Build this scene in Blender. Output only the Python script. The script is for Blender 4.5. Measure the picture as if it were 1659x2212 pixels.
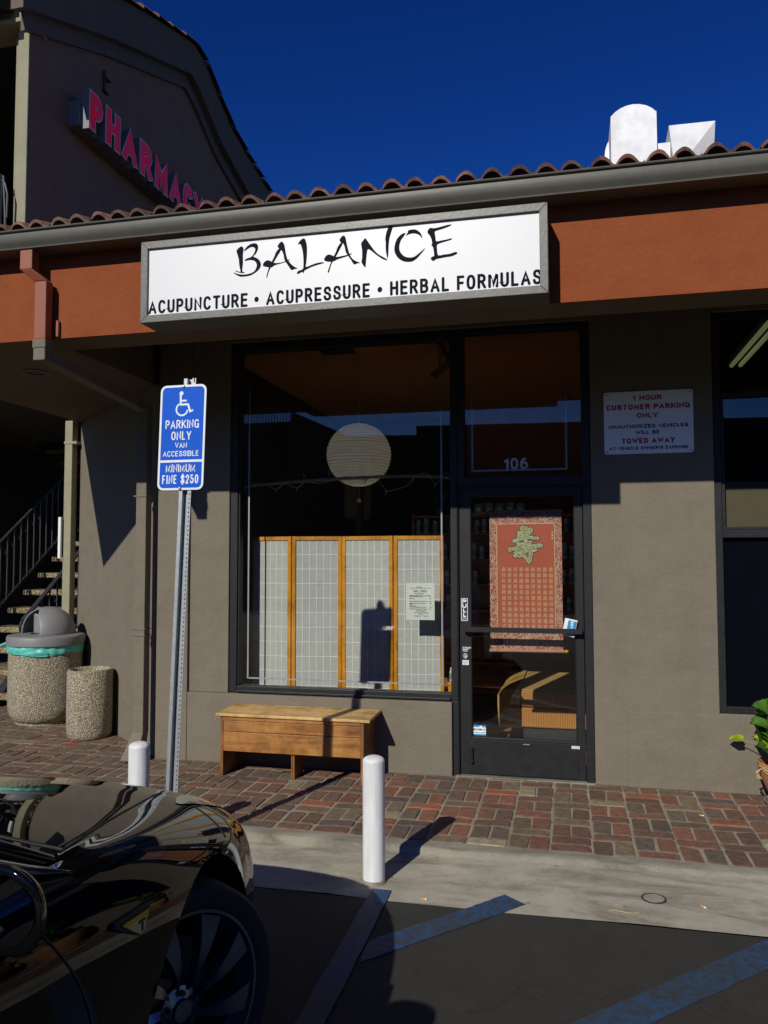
import bpy, bmesh, math, random
import numpy as np
from mathutils import Matrix, Vector

# ------------------------------------------------------------------ scene, camera, light
scene = bpy.context.scene
COL = scene.collection
for o in list(bpy.data.objects):
    bpy.data.objects.remove(o)

SUN_DIR = Vector((0.28, 1.0, -0.6457)).normalized()      # the way the light travels
SUN_EL = math.asin(-SUN_DIR.z)
SUN_AZ = math.atan2(-SUN_DIR.x, -SUN_DIR.y)

cam_d = bpy.data.cameras.new('camera')
cam = bpy.data.objects.new('camera', cam_d); COL.objects.link(cam)
scene.camera = cam
cam_d.sensor_fit = 'VERTICAL'; cam_d.sensor_height = 36.0; cam_d.sensor_width = 27.0
cam_d.lens = 1715.3 / 2212.0 * 36.0
cam_d.clip_start = 0.05; cam_d.clip_end = 1000.0
_r = Vector((0.97408715, 0.22616699, -0.00164735)); _u = Vector((0.01374866, -0.05194136, 0.99855549)); _w = Vector((-0.22575473, 0.97270272, 0.05370491))
cam.matrix_world = Matrix(((_r.x, _u.x, -_w.x, 0.0), (_r.y, _u.y, -_w.y, -5.9139), (_r.z, _u.z, -_w.z, 1.6313), (0, 0, 0, 1)))

world = bpy.data.worlds.new('World'); scene.world = world
world.use_nodes = True
wn = world.node_tree.nodes; wl = world.node_tree.links
bg = wn['Background']
sky = wn.new('ShaderNodeTexSky'); sky.sky_type = 'NISHITA'; sky.sun_disc = False
sky.sun_elevation = SUN_EL; sky.sun_rotation = SUN_AZ
sky.altitude = 200.0; sky.air_density = 1.0; sky.dust_density = 0.15; sky.ozone_density = 6.0
hs = wn.new('ShaderNodeHueSaturation'); hs.inputs['Hue'].default_value = 0.512; hs.inputs['Saturation'].default_value = 1.22; hs.inputs['Value'].default_value = 0.80      # a clear, polarised autumn blue
gmn = wn.new('ShaderNodeGamma'); gmn.inputs['Gamma'].default_value = 1.42
wl.new(sky.outputs['Color'], hs.inputs['Color']); wl.new(hs.outputs['Color'], gmn.inputs['Color']); wl.new(gmn.outputs['Color'], bg.inputs['Color']); bg.inputs['Strength'].default_value = 0.05

sun_d = bpy.data.lights.new('sun', 'SUN'); sun = bpy.data.objects.new('sun', sun_d); COL.objects.link(sun)
sun_d.energy = 3.85; sun_d.angle = math.radians(0.53); sun_d.color = (1.0, 0.955, 0.87)
sun.rotation_euler = SUN_DIR.to_track_quat('-Z', 'Y').to_euler()
sun.location = (-5, -20, 15)

vs = scene.view_settings
vs.view_transform = 'Standard'; vs.look = 'None'; vs.gamma = 1.0; vs.exposure = 0.0; vs.use_curve_mapping = False
scene.render.engine = 'CYCLES'
cy = scene.cycles
cy.use_denoising = True; cy.max_bounces = 8; cy.transparent_max_bounces = 12; cy.glossy_bounces = 5
cy.caustics_reflective = False; cy.caustics_refractive = False; cy.sample_clamp_indirect = 4.0

rng = random.Random(7)
R = math.radians

# ------------------------------------------------------------------ materials
def new_mat(name):
    m = bpy.data.materials.new(name); m.use_nodes = True
    nt = m.node_tree; b = nt.nodes['Principled BSDF']
    return m, nt, b

def _coords(nt, scale=1.0, stretch=None):
    tc = nt.nodes.new('ShaderNodeTexCoord')
    mp = nt.nodes.new('ShaderNodeMapping')
    mp.inputs['Scale'].default_value = stretch if stretch else (scale, scale, scale)
    nt.links.new(tc.outputs['Object'], mp.inputs['Vector'])
    return mp.outputs['Vector']

def noise(nt, vec, scale, detail=4, rough=0.55, dist=0.0):
    n = nt.nodes.new('ShaderNodeTexNoise')
    n.inputs['Scale'].default_value = scale; n.inputs['Detail'].default_value = detail
    n.inputs['Roughness'].default_value = rough; n.inputs['Distortion'].default_value = dist
    nt.links.new(vec, n.inputs['Vector'])
    return n.outputs['Fac']

def ramp(nt, fac, stops):
    r = nt.nodes.new('ShaderNodeValToRGB')
    el = r.color_ramp.elements
    while len(el) < len(stops): el.new(0.5)
    for e, (p, c) in zip(el, stops):
        e.position = p; e.color = (c[0], c[1], c[2], 1.0)
    nt.links.new(fac, r.inputs['Fac'])
    return r.outputs['Color']

def mix(nt, fac, a, b, mode='MIX'):
    m = nt.nodes.new('ShaderNodeMix'); m.data_type = 'RGBA'; m.blend_type = mode
    for sock, v in ((m.inputs[0], fac), (m.inputs[6], a), (m.inputs[7], b)):
        if hasattr(v, 'links') or hasattr(v, 'is_output'): nt.links.new(v, sock)
        elif isinstance(v, (int, float)): sock.default_value = v
        else: sock.default_value = (v[0], v[1], v[2], 1.0)
    return m.outputs[2]

def bump(nt, bsdf, height, strength=0.3, dist=0.01, prev=None):
    b = nt.nodes.new('ShaderNodeBump'); b.inputs['Strength'].default_value = strength; b.inputs['Distance'].default_value = dist
    nt.links.new(height, b.inputs['Height'])
    if prev is not None: nt.links.new(prev, b.inputs['Normal'])
    nt.links.new(b.outputs['Normal'], bsdf.inputs['Normal'])
    return b.outputs['Normal']

def scale_c(c, k): return tuple(min(1.0, x * k) for x in c)

def plain(name, c, rough=0.6, metal=0.0, spec=0.5, var=0.12, vscale=9.0, bscale=0.0, bstr=0.2, coat=0.0):
    """one colour with a little wear in it and, if asked for, a fine relief"""
    m, nt, b = new_mat(name)
    v = _coords(nt)
    f = noise(nt, v, vscale, 5, 0.6)
    col = ramp(nt, f, [(0.25, scale_c(c, 1 - var)), (0.75, scale_c(c, 1 + var))])
    nt.links.new(col, b.inputs['Base Color'])
    b.inputs['Roughness'].default_value = rough; b.inputs['Metallic'].default_value = metal
    b.inputs['Specular IOR Level'].default_value = spec
    if coat: b.inputs['Coat Weight'].default_value = coat; b.inputs['Coat Roughness'].default_value = 0.03
    if bscale: bump(nt, b, noise(nt, v, bscale, 3, 0.6), bstr, 0.006)
    return m

def stucco(name, c, var=0.10, bscale=55.0, bstr=0.55):
    m, nt, b = new_mat(name)
    v = _coords(nt)
    big = noise(nt, v, 1.3, 5, 0.6)
    fine = noise(nt, v, 40.0, 3, 0.6)
    streak = noise(nt, _coords(nt, stretch=(7.0, 7.0, 0.5)), 1.0, 4, 0.6)
    col = ramp(nt, big, [(0.25, scale_c(c, 1 - var)), (0.75, scale_c(c, 1 + var))])
    col = mix(nt, 0.30, col, ramp(nt, fine, [(0.3, scale_c(c, 0.75)), (0.7, scale_c(c, 1.2))]))
    col = mix(nt, 0.25, col, ramp(nt, streak, [(0.3, scale_c(c, 0.8)), (0.7, scale_c(c, 1.12))]))
    mid = noise(nt, _coords(nt, stretch=(3.2, 3.2, 5.0)), 1.0, 6, 0.7, 0.8)
    col = mix(nt, 0.28, col, ramp(nt, mid, [(0.32, scale_c(c, 0.70)), (0.5, c), (0.70, scale_c(c, 1.22))]))
    # the odd pit in the render
    vor = nt.nodes.new('ShaderNodeTexVoronoi'); vor.inputs['Scale'].default_value = 34.0
    nt.links.new(v, vor.inputs['Vector'])
    pit = ramp(nt, vor.outputs['Distance'], [(0.05, (0.55, 0.55, 0.55)), (0.11, (1, 1, 1))])
    col = mix(nt, 0.5, col, mix(nt, 1.0, col, pit, 'MULTIPLY'))
    nt.links.new(col, b.inputs['Base Color'])
    b.inputs['Roughness'].default_value = 0.9; b.inputs['Specular IOR Level'].default_value = 0.2
    n1 = bump(nt, b, noise(nt, v, bscale, 4, 0.65), bstr, 0.008)
    bump(nt, b, noise(nt, v, 9.0, 3, 0.5), 0.35, 0.012, n1)
    return m

def glass_pane(name, tint=(0.9, 0.92, 0.9), gain=1.6, ior=1.5):
    m = bpy.data.materials.new(name); m.use_nodes = True
    nt = m.node_tree; nt.nodes.clear()
    out = nt.nodes.new('ShaderNodeOutputMaterial'); mx = nt.nodes.new('ShaderNodeMixShader')
    tr = nt.nodes.new('ShaderNodeBsdfTransparent'); gl = nt.nodes.new('ShaderNodeBsdfGlossy')
    tr.inputs['Color'].default_value = (*tint, 1); gl.inputs['Roughness'].default_value = 0.0
    fr = nt.nodes.new('ShaderNodeFresnel'); fr.inputs['IOR'].default_value = ior
    mu = nt.nodes.new('ShaderNodeMath'); mu.operation = 'MULTIPLY'; mu.use_clamp = True; mu.inputs[1].default_value = gain
    nt.links.new(fr.outputs[0], mu.inputs[0]); nt.links.new(mu.outputs[0], mx.inputs[0])
    nt.links.new(tr.outputs[0], mx.inputs[1]); nt.links.new(gl.outputs[0], mx.inputs[2]); nt.links.new(mx.outputs[0], out.inputs['Surface'])
    return m

def wood(name, a, b_, rough=0.5, axis='X', scale=1.0, knots=True):
    m, nt, b = new_mat(name)
    st = {'X': (1.0, 13, 13), 'Y': (13, 1.0, 13), 'Z': (13, 13, 1.0)}[axis]
    v = _coords(nt, stretch=tuple(s * scale for s in st))
    g = noise(nt, v, 1.0, 6, 0.65, 0.9)
    col = ramp(nt, g, [(0.30, scale_c(a, 0.40)), (0.42, scale_c(a, 0.85)), (0.56, b_), (0.62, scale_c(a, 0.7)), (0.72, b_)])
    patch = noise(nt, _coords(nt), 5.0, 6, 0.7)
    col = mix(nt, 0.5, col, ramp(nt, patch, [(0.36, scale_c(a, 0.22)), (0.48, a), (0.64, scale_c(b_, 1.2))]))
    if knots:
        vor = nt.nodes.new('ShaderNodeTexVoronoi'); vor.inputs['Scale'].default_value = 1.0
        kst = {'X': (4.0, 9, 9), 'Y': (9, 4, 9), 'Z': (9, 9, 4)}[axis]
        nt.links.new(_coords(nt, stretch=kst), vor.inputs['Vector'])
        k = ramp(nt, vor.outputs['Distance'], [(0.06, (0.25, 0.2, 0.15)), (0.2, (1, 1, 1))])
        col = mix(nt, 0.7, col, mix(nt, 1.0, col, k, 'MULTIPLY'))
    nt.links.new(col, b.inputs['Base Color']); b.inputs['Roughness'].default_value = rough
    bump(nt, b, g, 0.25, 0.004)
    return m

def patterned(name, ground, motif, scale=60.0, thresh=0.5):
    """woven brocade: pale tendrils on a coloured ground"""
    m, nt, b = new_mat(name)
    v = _coords(nt)
    n = nt.nodes.new('ShaderNodeTexNoise'); n.inputs['Scale'].default_value = scale; n.inputs['Detail'].default_value = 1.0; n.inputs['Distortion'].default_value = 2.2
    nt.links.new(v, n.inputs['Vector'])
    col = ramp(nt, n.outputs['Fac'], [(thresh - 0.09, ground), (thresh - 0.05, motif), (thresh + 0.06, motif), (thresh + 0.09, ground)])
    nt.links.new(col, b.inputs['Base Color']); b.inputs['Roughness'].default_value = 0.55
    return m

def translucent(name, c, k):
    m, nt, b = new_mat(name)
    v = _coords(nt); col = ramp(nt, noise(nt, v, 16, 5, 0.65), [(0.3, scale_c(c, 0.92)), (0.7, scale_c(c, 1.05))])
    nt.links.new(col, b.inputs['Base Color']); b.inputs['Roughness'].default_value = 0.9; b.inputs['Specular IOR Level'].default_value = 0.1
    tl = nt.nodes.new('ShaderNodeBsdfTranslucent'); nt.links.new(col, tl.inputs['Color'])
    ms = nt.nodes.new('ShaderNodeMixShader'); ms.inputs[0].default_value = k
    nt.links.new(b.outputs[0], ms.inputs[1]); nt.links.new(tl.outputs[0], ms.inputs[2]); nt.links.new(ms.outputs[0], nt.nodes['Material Output'].inputs['Surface'])
    return m
M = {}
M['stucco'] = stucco('taupe_stucco', (0.185, 0.160, 0.120))
M['rust'] = stucco('rust_red_stucco', (0.250, 0.066, 0.022), var=0.08)
M['soffit'] = stucco('soffit_stucco', (0.15, 0.12, 0.085), bstr=0.3)
M['soffit_dark'] = plain('dark_recess', (0.05, 0.045, 0.04), 0.9)  # one dark brown base for the raised soffit and the wall bracket
M['trim'] = plain('trim_paint', (0.108, 0.103, 0.083), 0.45, spec=0.3, var=0.10, vscale=14, bscale=35, bstr=0.06)
M['rustpaint'] = plain('rust_red_paint', (0.27, 0.075, 0.032), 0.5, var=0.08)
M['black_metal'] = plain('black_anodised_metal', (0.016, 0.016, 0.017), 0.5, spec=0.3, var=0.25, vscale=20)
M['black_paint'] = plain('black_scuffed_paint', (0.012, 0.013, 0.014), 0.6, spec=0.3, var=0.4, vscale=14)
M['glass'] = glass_pane('shop_glass', tint=(0.92, 0.93, 0.91), gain=1.9)
M['glass_dark'] = glass_pane('dark_glass', (0.75, 0.78, 0.76), gain=1.4)
M['white'] = plain('white_sign_face', (0.72, 0.73, 0.71), 0.4, var=0.02, vscale=3)
M['signframe'] = plain('painted_grey_metal', (0.125, 0.12, 0.10), 0.42, var=0.2, vscale=25, bscale=50, bstr=0.15)
M['ink'] = plain('sign_ink', (0.010, 0.012, 0.018), 0.85, spec=0.1, var=0.25, vscale=6)
M['ink_red'] = plain('red_ink', (0.42, 0.01, 0.035), 0.4, var=0.05)
M['ink_black'] = plain('black_ink', (0.012, 0.013, 0.03), 0.4, var=0.05)
M['blue_sign'] = plain('blue_sign_sheet', (0.002, 0.095, 0.56), 0.6, spec=0.2, var=0.05, vscale=4)
M['white_sign'] = plain('white_reflective_sheet', (0.78, 0.80, 0.80), 0.4, var=0.03)
M['notice_white'] = plain('notice_enamel', (0.88, 0.90, 0.92), 0.35, var=0.04)
M['galv'] = plain('galvanised_steel', (0.42, 0.45, 0.45), 0.45, metal=0.6, var=0.18, vscale=30, bscale=60, bstr=0.05)
M['galv_bright'] = plain('bright_galvanised_duct', (0.80, 0.81, 0.80), 0.5, metal=0.0, var=0.28, vscale=5)
def chipped_paint():
    m, nt, b = new_mat('white_bollard_paint'); v = _coords(nt)
    col = ramp(nt, noise(nt, _coords(nt, stretch=(16, 16, 2.2)), 1.0, 5, 0.65), [(0.3, (0.62, 0.61, 0.57)), (0.55, (0.78, 0.78, 0.77)), (0.8, (0.82, 0.82, 0.82))])
    chip = ramp(nt, noise(nt, v, 22, 6, 0.75), [(0.66, (1, 1, 1)), (0.70, (0.42, 0.38, 0.33))])
    col = mix(nt, 0.8, col, mix(nt, 1.0, col, chip, 'MULTIPLY'))
    nt.links.new(col, b.inputs['Base Color']); b.inputs['Roughness'].default_value = 0.55
    bump(nt, b, noise(nt, v, 26, 4), 0.25, 0.006)
    return m
M['bollard'] = chipped_paint() if True else plain('white_bollard_paint', (0.80, 0.80, 0.79), 0.5, var=0.05, vscale=18, bscale=26, bstr=0.12)
M['tile'] = None
def tile_mat():
    m, nt, b = new_mat('weathered_clay_tile'); v = _coords(nt)
    vor = nt.nodes.new('ShaderNodeTexVoronoi'); vor.inputs['Scale'].default_value = 6.5; nt.links.new(v, vor.inputs['Vector'])
    sep = nt.nodes.new('ShaderNodeSeparateColor'); nt.links.new(vor.outputs['Color'], sep.inputs[0])
    col = ramp(nt, sep.outputs[0], [(0.0, (0.085, 0.045, 0.035)), (0.4, (0.15, 0.068, 0.045)), (0.75, (0.20, 0.085, 0.052)), (1.0, (0.23, 0.135, 0.09))])
    n = noise(nt, v, 26, 6, 0.7)
    col = mix(nt, 1.0, col, ramp(nt, n, [(0.3, (0.55, 0.55, 0.55)), (0.7, (1.3, 1.3, 1.3))]), 'MULTIPLY')
    lich = ramp(nt, noise(nt, v, 60, 4, 0.7), [(0.60, (0, 0, 0)), (0.70, (0.6, 0.6, 0.6))])
    s2 = nt.nodes.new('ShaderNodeSeparateColor'); nt.links.new(lich, s2.inputs[0])
    col = mix(nt, s2.outputs[0], col, (0.26, 0.21, 0.15))
    nt.links.new(col, b.inputs['Base Color']); b.inputs['Roughness'].default_value = 0.9
    bump(nt, b, n, 0.7, 0.012)
    return m
M['tile'] = tile_mat()
M['gable'] = stucco('maroon_stucco', (0.25, 0.145, 0.105), bscale=25)
M['gable_trim'] = stucco('gable_trim_stucco', (0.15, 0.115, 0.095), bscale=25)
M['cream'] = stucco('cream_stucco', (0.30, 0.285, 0.19), bscale=25, bstr=0.3)
M['dark_void'] = plain('shaded_plaster', (0.035, 0.032, 0.028), 0.95)  # near-black base holds the deep shade of passage and balcony
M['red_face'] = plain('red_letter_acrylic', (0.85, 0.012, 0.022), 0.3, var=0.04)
_rf = M['red_face'].node_tree.nodes['Principled BSDF']; _rf.inputs['Emission Color'].default_value = (1.0, 0.02, 0.10, 1); _rf.inputs['Emission Strength'].default_value = 0.06      # the letter faces give off a faint red glow
M['letter_white'] = plain('white_letter_return', (0.62, 0.64, 0.60), 0.4, var=0.05)
M['raceway'] = plain('raceway_grey', (0.16, 0.17, 0.19), 0.5)
M['iron'] = plain('black_wrought_iron', (0.03, 0.031, 0.033), 0.4, var=0.2)
M['teal_iron'] = plain('weathered_blue_grey_paint', (0.14, 0.18, 0.19), 0.5, var=0.3)
M['aggregate'] = None
M['lid'] = plain('grey_moulded_plastic', (0.20, 0.20, 0.195), 0.5, var=0.14, vscale=5, bscale=90, bstr=0.06)
M['bag'] = plain('turquoise_film', (0.10, 0.50, 0.41), 0.42, var=0.12, vscale=20)
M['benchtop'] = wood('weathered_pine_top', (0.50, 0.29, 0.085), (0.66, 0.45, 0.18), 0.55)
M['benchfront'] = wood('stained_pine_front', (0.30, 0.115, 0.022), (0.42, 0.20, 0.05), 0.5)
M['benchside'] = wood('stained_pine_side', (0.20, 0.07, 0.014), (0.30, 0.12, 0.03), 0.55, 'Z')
M['screenwood'] = wood('honey_pine', (0.66, 0.27, 0.02), (0.74, 0.34, 0.04), 0.35, 'Z', 0.8)
M['paper'] = translucent('rice_paper', (0.92, 0.95, 0.91), 0.45)
M['lattice'] = plain('pale_lattice', (0.78, 0.80, 0.74), 0.7, var=0.05)
M['lantern'] = translucent('lantern_paper', (0.85, 0.82, 0.74), 0.35) if True else plain('lantern_paper', (0.85, 0.82, 0.74), 0.8, var=0.05)
M['bulb'] = plain('added_lantern_glow', (0.8, 0.8, 0.7), 0.4)
_bb = M['bulb'].node_tree.nodes['Principled BSDF']; _bb.inputs['Emission Color'].default_value = (1.0, 0.95, 0.87, 1); _bb.inputs['Emission Strength'].default_value = 4.6
M['cream_plastic'] = plain('cream_plastic', (0.55, 0.53, 0.46), 0.5)
M['bamboo'] = plain('bamboo', (0.42, 0.36, 0.16), 0.4, var=0.2, vscale=12)
M['print_paper'] = plain('copier_paper', (0.74, 0.80, 0.72), 0.6, var=0.02)
M['print_ink'] = plain('toner', (0.16, 0.17, 0.16), 0.6)
M['ceiling'] = plain('terracotta_ceiling', (0.80, 0.37, 0.15), 0.9, var=0.1)
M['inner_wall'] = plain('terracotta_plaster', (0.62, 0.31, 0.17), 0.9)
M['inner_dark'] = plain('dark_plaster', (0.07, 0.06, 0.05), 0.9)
M['inner_floor'] = wood('dark_floorboards', (0.30, 0.17, 0.08), (0.40, 0.24, 0.12), 0.4, 'Y')
M['shelfwood'] = wood('cherry_shelving', (0.30, 0.11, 0.04), (0.38, 0.16, 0.06), 0.45)
M['bottle'] = plain('white_bottle_plastic', (0.62, 0.64, 0.60), 0.35)
M['bottle_label'] = plain('bottle_label', (0.20, 0.30, 0.26), 0.5, var=0.4, vscale=40)
M['brocade'] = patterned('red_gold_brocade', (0.34, 0.04, 0.03), (0.52, 0.38, 0.25), 30)
M['brocade_rod'] = patterned('pale_brocade', (0.50, 0.36, 0.25), (0.40, 0.12, 0.08), 60)
M['scrollred'] = plain('scroll_red_cloth', (0.47, 0.100, 0.050), 0.6, var=0.08, vscale=7)
M['gold'] = plain('gold_thread', (0.62, 0.48, 0.26), 0.45, var=0.2, vscale=60)
M['brass'] = plain('yellow_brass', (0.65, 0.38, 0.04), 0.3, metal=0.4)
M['flyer_blue'] = plain('flyer_blue', (0.02, 0.26, 0.52), 0.4)
M['flyer_white'] = plain('flyer_white', (0.80, 0.81, 0.80), 0.5)
M['sticker_grey'] = plain('sticker_silver', (0.48, 0.49, 0.46), 0.4, var=0.1)
M['lime'] = plain('lime_dot', (0.25, 0.42, 0.02), 0.5)
M['tape'] = plain('foil_tape', (0.50, 0.53, 0.56), 0.35, metal=0.3)
M['tube_lamp'] = plain('lit_tube_glass', (0.62, 0.70, 0.52), 0.3)
_tb = M['tube_lamp'].node_tree.nodes['Principled BSDF']; _tb.inputs['Emission Color'].default_value = (0.72, 0.80, 0.36, 1); _tb.inputs['Emission Strength'].default_value = 0.13
M['board'] = plain('tan_board', (0.105, 0.085, 0.045), 0.7, var=0.08)
M['navy_panel'] = plain('navy_black_panel', (0.003, 0.004, 0.007), 1.0, spec=0.0)
M['asphalt'] = None
M['terracotta'] = plain('aged_clay_pot', (0.40, 0.19, 0.075), 0.75, var=0.25, vscale=6, bscale=40, bstr=0.15)
M['soil'] = plain('potting_soil', (0.03, 0.022, 0.015), 0.95, bscale=60, bstr=0.6)
M['twine'] = plain('raffia', (0.55, 0.40, 0.18), 0.7)
M['stem'] = plain('green_stem', (0.14, 0.22, 0.05), 0.5)
M['tread'] = None
M['orange'] = plain('cigarette_filter', (0.70, 0.28, 0.04), 0.7)
M['red_rubber'] = plain('red_rubber', (0.45, 0.04, 0.03), 0.5)
M['straw'] = plain('dry_straw', (0.50, 0.42, 0.18), 0.7)
M['dryleaf'] = plain('dry_leaf', (0.22, 0.13, 0.05), 0.7, var=0.3, vscale=30)

def leaf_mat(name, c):
    m, nt, b = new_mat(name)
    v = _coords(nt)
    col = ramp(nt, noise(nt, v, 14, 4, 0.6), [(0.3, scale_c(c, 0.6)), (0.7, scale_c(c, 1.3))])
    nt.links.new(col, b.inputs['Base Color']); b.inputs['Roughness'].default_value = 0.45
    bump(nt, b, noise(nt, v, 45, 3), 0.5, 0.01)
    tl = nt.nodes.new('ShaderNodeBsdfTranslucent'); tl.inputs['Color'].default_value = (*scale_c(c, 1.6), 1)
    ms = nt.nodes.new('ShaderNodeMixShader'); ms.inputs[0].default_value = 0.25
    out = nt.nodes['Material Output']
    nt.links.new(b.outputs[0], ms.inputs[1]); nt.links.new(tl.outputs[0], ms.inputs[2]); nt.links.new(ms.outputs[0], out.inputs['Surface'])
    return m
M['leaf'] = leaf_mat('green_leaf', (0.085, 0.20, 0.025))
M['leaf_lime'] = leaf_mat('lime_leaf', (0.30, 0.38, 0.02))

def aggregate(name, a, b_, dark, scale):
    m, nt, b = new_mat(name)
    v = _coords(nt)
    vor = nt.nodes.new('ShaderNodeTexVoronoi'); vor.inputs['Scale'].default_value = scale
    nt.links.new(v, vor.inputs['Vector'])
    sep = nt.nodes.new('ShaderNodeSeparateColor'); nt.links.new(vor.outputs['Color'], sep.inputs[0])
    stone = ramp(nt, sep.outputs[0], [(0.0, scale_c(a, 0.7)), (0.4, a), (0.75, b_), (1.0, scale_c(b_, 1.25))])
    edge = ramp(nt, vor.outputs['Distance'], [(0.35, (1, 1, 1)), (0.75, dark)])
    col = mix(nt, 1.0, stone, edge, 'MULTIPLY')
    nt.links.new(col, b.inputs['Base Color']); b.inputs['Roughness'].default_value = 0.85
    inv = ramp(nt, vor.outputs['Distance'], [(0.2, (1, 1, 1)), (0.8, (0, 0, 0))])
    bump(nt, b, inv, 0.9, 0.008)
    return m
M['aggregate'] = aggregate('exposed_aggregate', (0.40, 0.35, 0.235), (0.54, 0.49, 0.36), (0.50, 0.47, 0.41), 105.0)
M['tread'] = aggregate('pebble_tread', (0.28, 0.22, 0.12), (0.42, 0.34, 0.2), (0.4, 0.36, 0.3), 60.0)

def asphalt():
    m, nt, b = new_mat('asphalt')
    v = _coords(nt)
    big = noise(nt, v, 0.9, 6, 0.65); mid = noise(nt, v, 7, 5, 0.6); fine = noise(nt, v, 140, 3, 0.7)
    col = ramp(nt, big, [(0.3, (0.018, 0.0165, 0.0125)), (0.7, (0.034, 0.031, 0.024))])
    col = mix(nt, 0.4, col, ramp(nt, mid, [(0.3, (0.017, 0.016, 0.012)), (0.7, (0.042, 0.039, 0.031))]))
    col = mix(nt, 0.35, col, ramp(nt, fine, [(0.35, (0.011, 0.011, 0.009)), (0.65, (0.06, 0.056, 0.045))]))
    vor = nt.nodes.new('ShaderNodeTexVoronoi'); vor.inputs['Scale'].default_value = 26.0; nt.links.new(v, vor.inputs['Vector'])
    fleck = ramp(nt, vor.outputs['Distance'], [(0.035, (0.34, 0.32, 0.27)), (0.055, (0, 0, 0))])
    col = mix(nt, 0.45, col, mix(nt, 1.0, col, fleck, 'ADD'))
    wv = nt.nodes.new('ShaderNodeTexVoronoi'); wv.feature = 'DISTANCE_TO_EDGE'; wv.inputs['Scale'].default_value = 0.55
    mpn = nt.nodes.new('ShaderNodeVectorMath'); mpn.operation = 'ADD'
    nn = nt.nodes.new('ShaderNodeTexNoise'); nn.inputs['Scale'].default_value = 2.2; nn.inputs['Detail'].default_value = 6
    nt.links.new(v, nn.inputs['Vector']); nt.links.new(v, mpn.inputs[0]); nt.links.new(nn.outputs['Color'], mpn.inputs[1]); nt.links.new(mpn.outputs[0], wv.inputs['Vector'])
    crack = ramp(nt, wv.outputs['Distance'], [(0.0, (0.72, 0.72, 0.72)), (0.006, (1, 1, 1))])
    col = mix(nt, 1.0, col, crack, 'MULTIPLY')
    nt.links.new(col, b.inputs['Base Color']); b.inputs['Roughness'].default_value = 0.85
    bump(nt, b, fine, 0.6, 0.006)
    return m
M['asphalt'] = asphalt()

def concrete(name, c, stain=0.5):
    m, nt, b = new_mat(name)
    v = _coords(nt)
    big = noise(nt, v, 1.7, 6, 0.65, 0.4); mid = noise(nt, v, 9, 5, 0.65); fine = noise(nt, v, 110, 3, 0.6)
    col = ramp(nt, big, [(0.33, scale_c(c, 0.45)), (0.5, c), (0.68, scale_c(c, 1.25))])
    col = mix(nt, 0.5, col, ramp(nt, mid, [(0.3, scale_c(c, 0.6)), (0.55, c), (0.75, scale_c(c, 1.2))]))
    col = mix(nt, 0.3, col, ramp(nt, fine, [(0.3, scale_c(c, 0.65)), (0.7, scale_c(c, 1.2))]))
    blot = noise(nt, _coords(nt, stretch=(1.1, 3.6, 2.0)), 1.0, 7, 0.72, 1.2)
    col = mix(nt, stain + 0.3, col, mix(nt, 1.0, col, ramp(nt, blot, [(0.36, (0.42, 0.38, 0.32)), (0.52, (0.92, 0.90, 0.86)), (0.7, (1.1, 1.1, 1.1))]), 'MULTIPLY'))
    vor = nt.nodes.new('ShaderNodeTexVoronoi'); vor.inputs['Scale'].default_value = 5.5; nt.links.new(v, vor.inputs['Vector'])
    spot = ramp(nt, vor.outputs['Distance'], [(0.05, (0.45, 0.43, 0.4)), (0.09, (1, 1, 1))])
    col = mix(nt, stain, col, mix(nt, 1.0, col, spot, 'MULTIPLY'))
    nt.links.new(col, b.inputs['Base Color']); b.inputs['Roughness'].default_value = 0.9
    bump(nt, b, fine, 0.35, 0.005)
    return m
M['apron'] = concrete('worn_concrete', (0.42, 0.39, 0.31))
M['bounce'] = concrete('pale_bounce_concrete', (0.17, 0.16, 0.14))
M['curb'] = concrete('curb_concrete', (0.27, 0.255, 0.205))
M['mortar'] = concrete('mortar', (0.33, 0.29, 0.21), 0.2)

def brick_mat():
    m, nt, b = new_mat('used_brick')
    at = nt.nodes.new('ShaderNodeVertexColor'); at.layer_name = 'brick_colour'
    v = _coords(nt)
    n1 = noise(nt, v, 24, 5, 0.65); n2 = noise(nt, v, 6, 4, 0.6)
    k = ramp(nt, n1, [(0.25, (0.5, 0.5, 0.5)), (0.7, (1.2, 1.2, 1.2))])
    col = mix(nt, 1.0, at.outputs['Color'], k, 'MULTIPLY')
    n3 = noise(nt, _coords(nt, stretch=(14, 30, 14)), 1.0, 6, 0.75, 0.6)
    dust = ramp(nt, n3, [(0.47, (0.04, 0.04, 0.04)), (0.60, (0.20, 0.20, 0.20)), (0.78, (0.75, 0.75, 0.75))])
    sep = nt.nodes.new('ShaderNodeSeparateColor'); nt.links.new(dust, sep.inputs[0])
    col = mix(nt, sep.outputs[0], col, (0.25, 0.22, 0.16))
    nt.links.new(col, b.inputs['Base Color']); b.inputs['Roughness'].default_value = 0.8
    bump(nt, b, n1, 0.6, 0.008)
    return m
M['brick'] = brick_mat()

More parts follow.
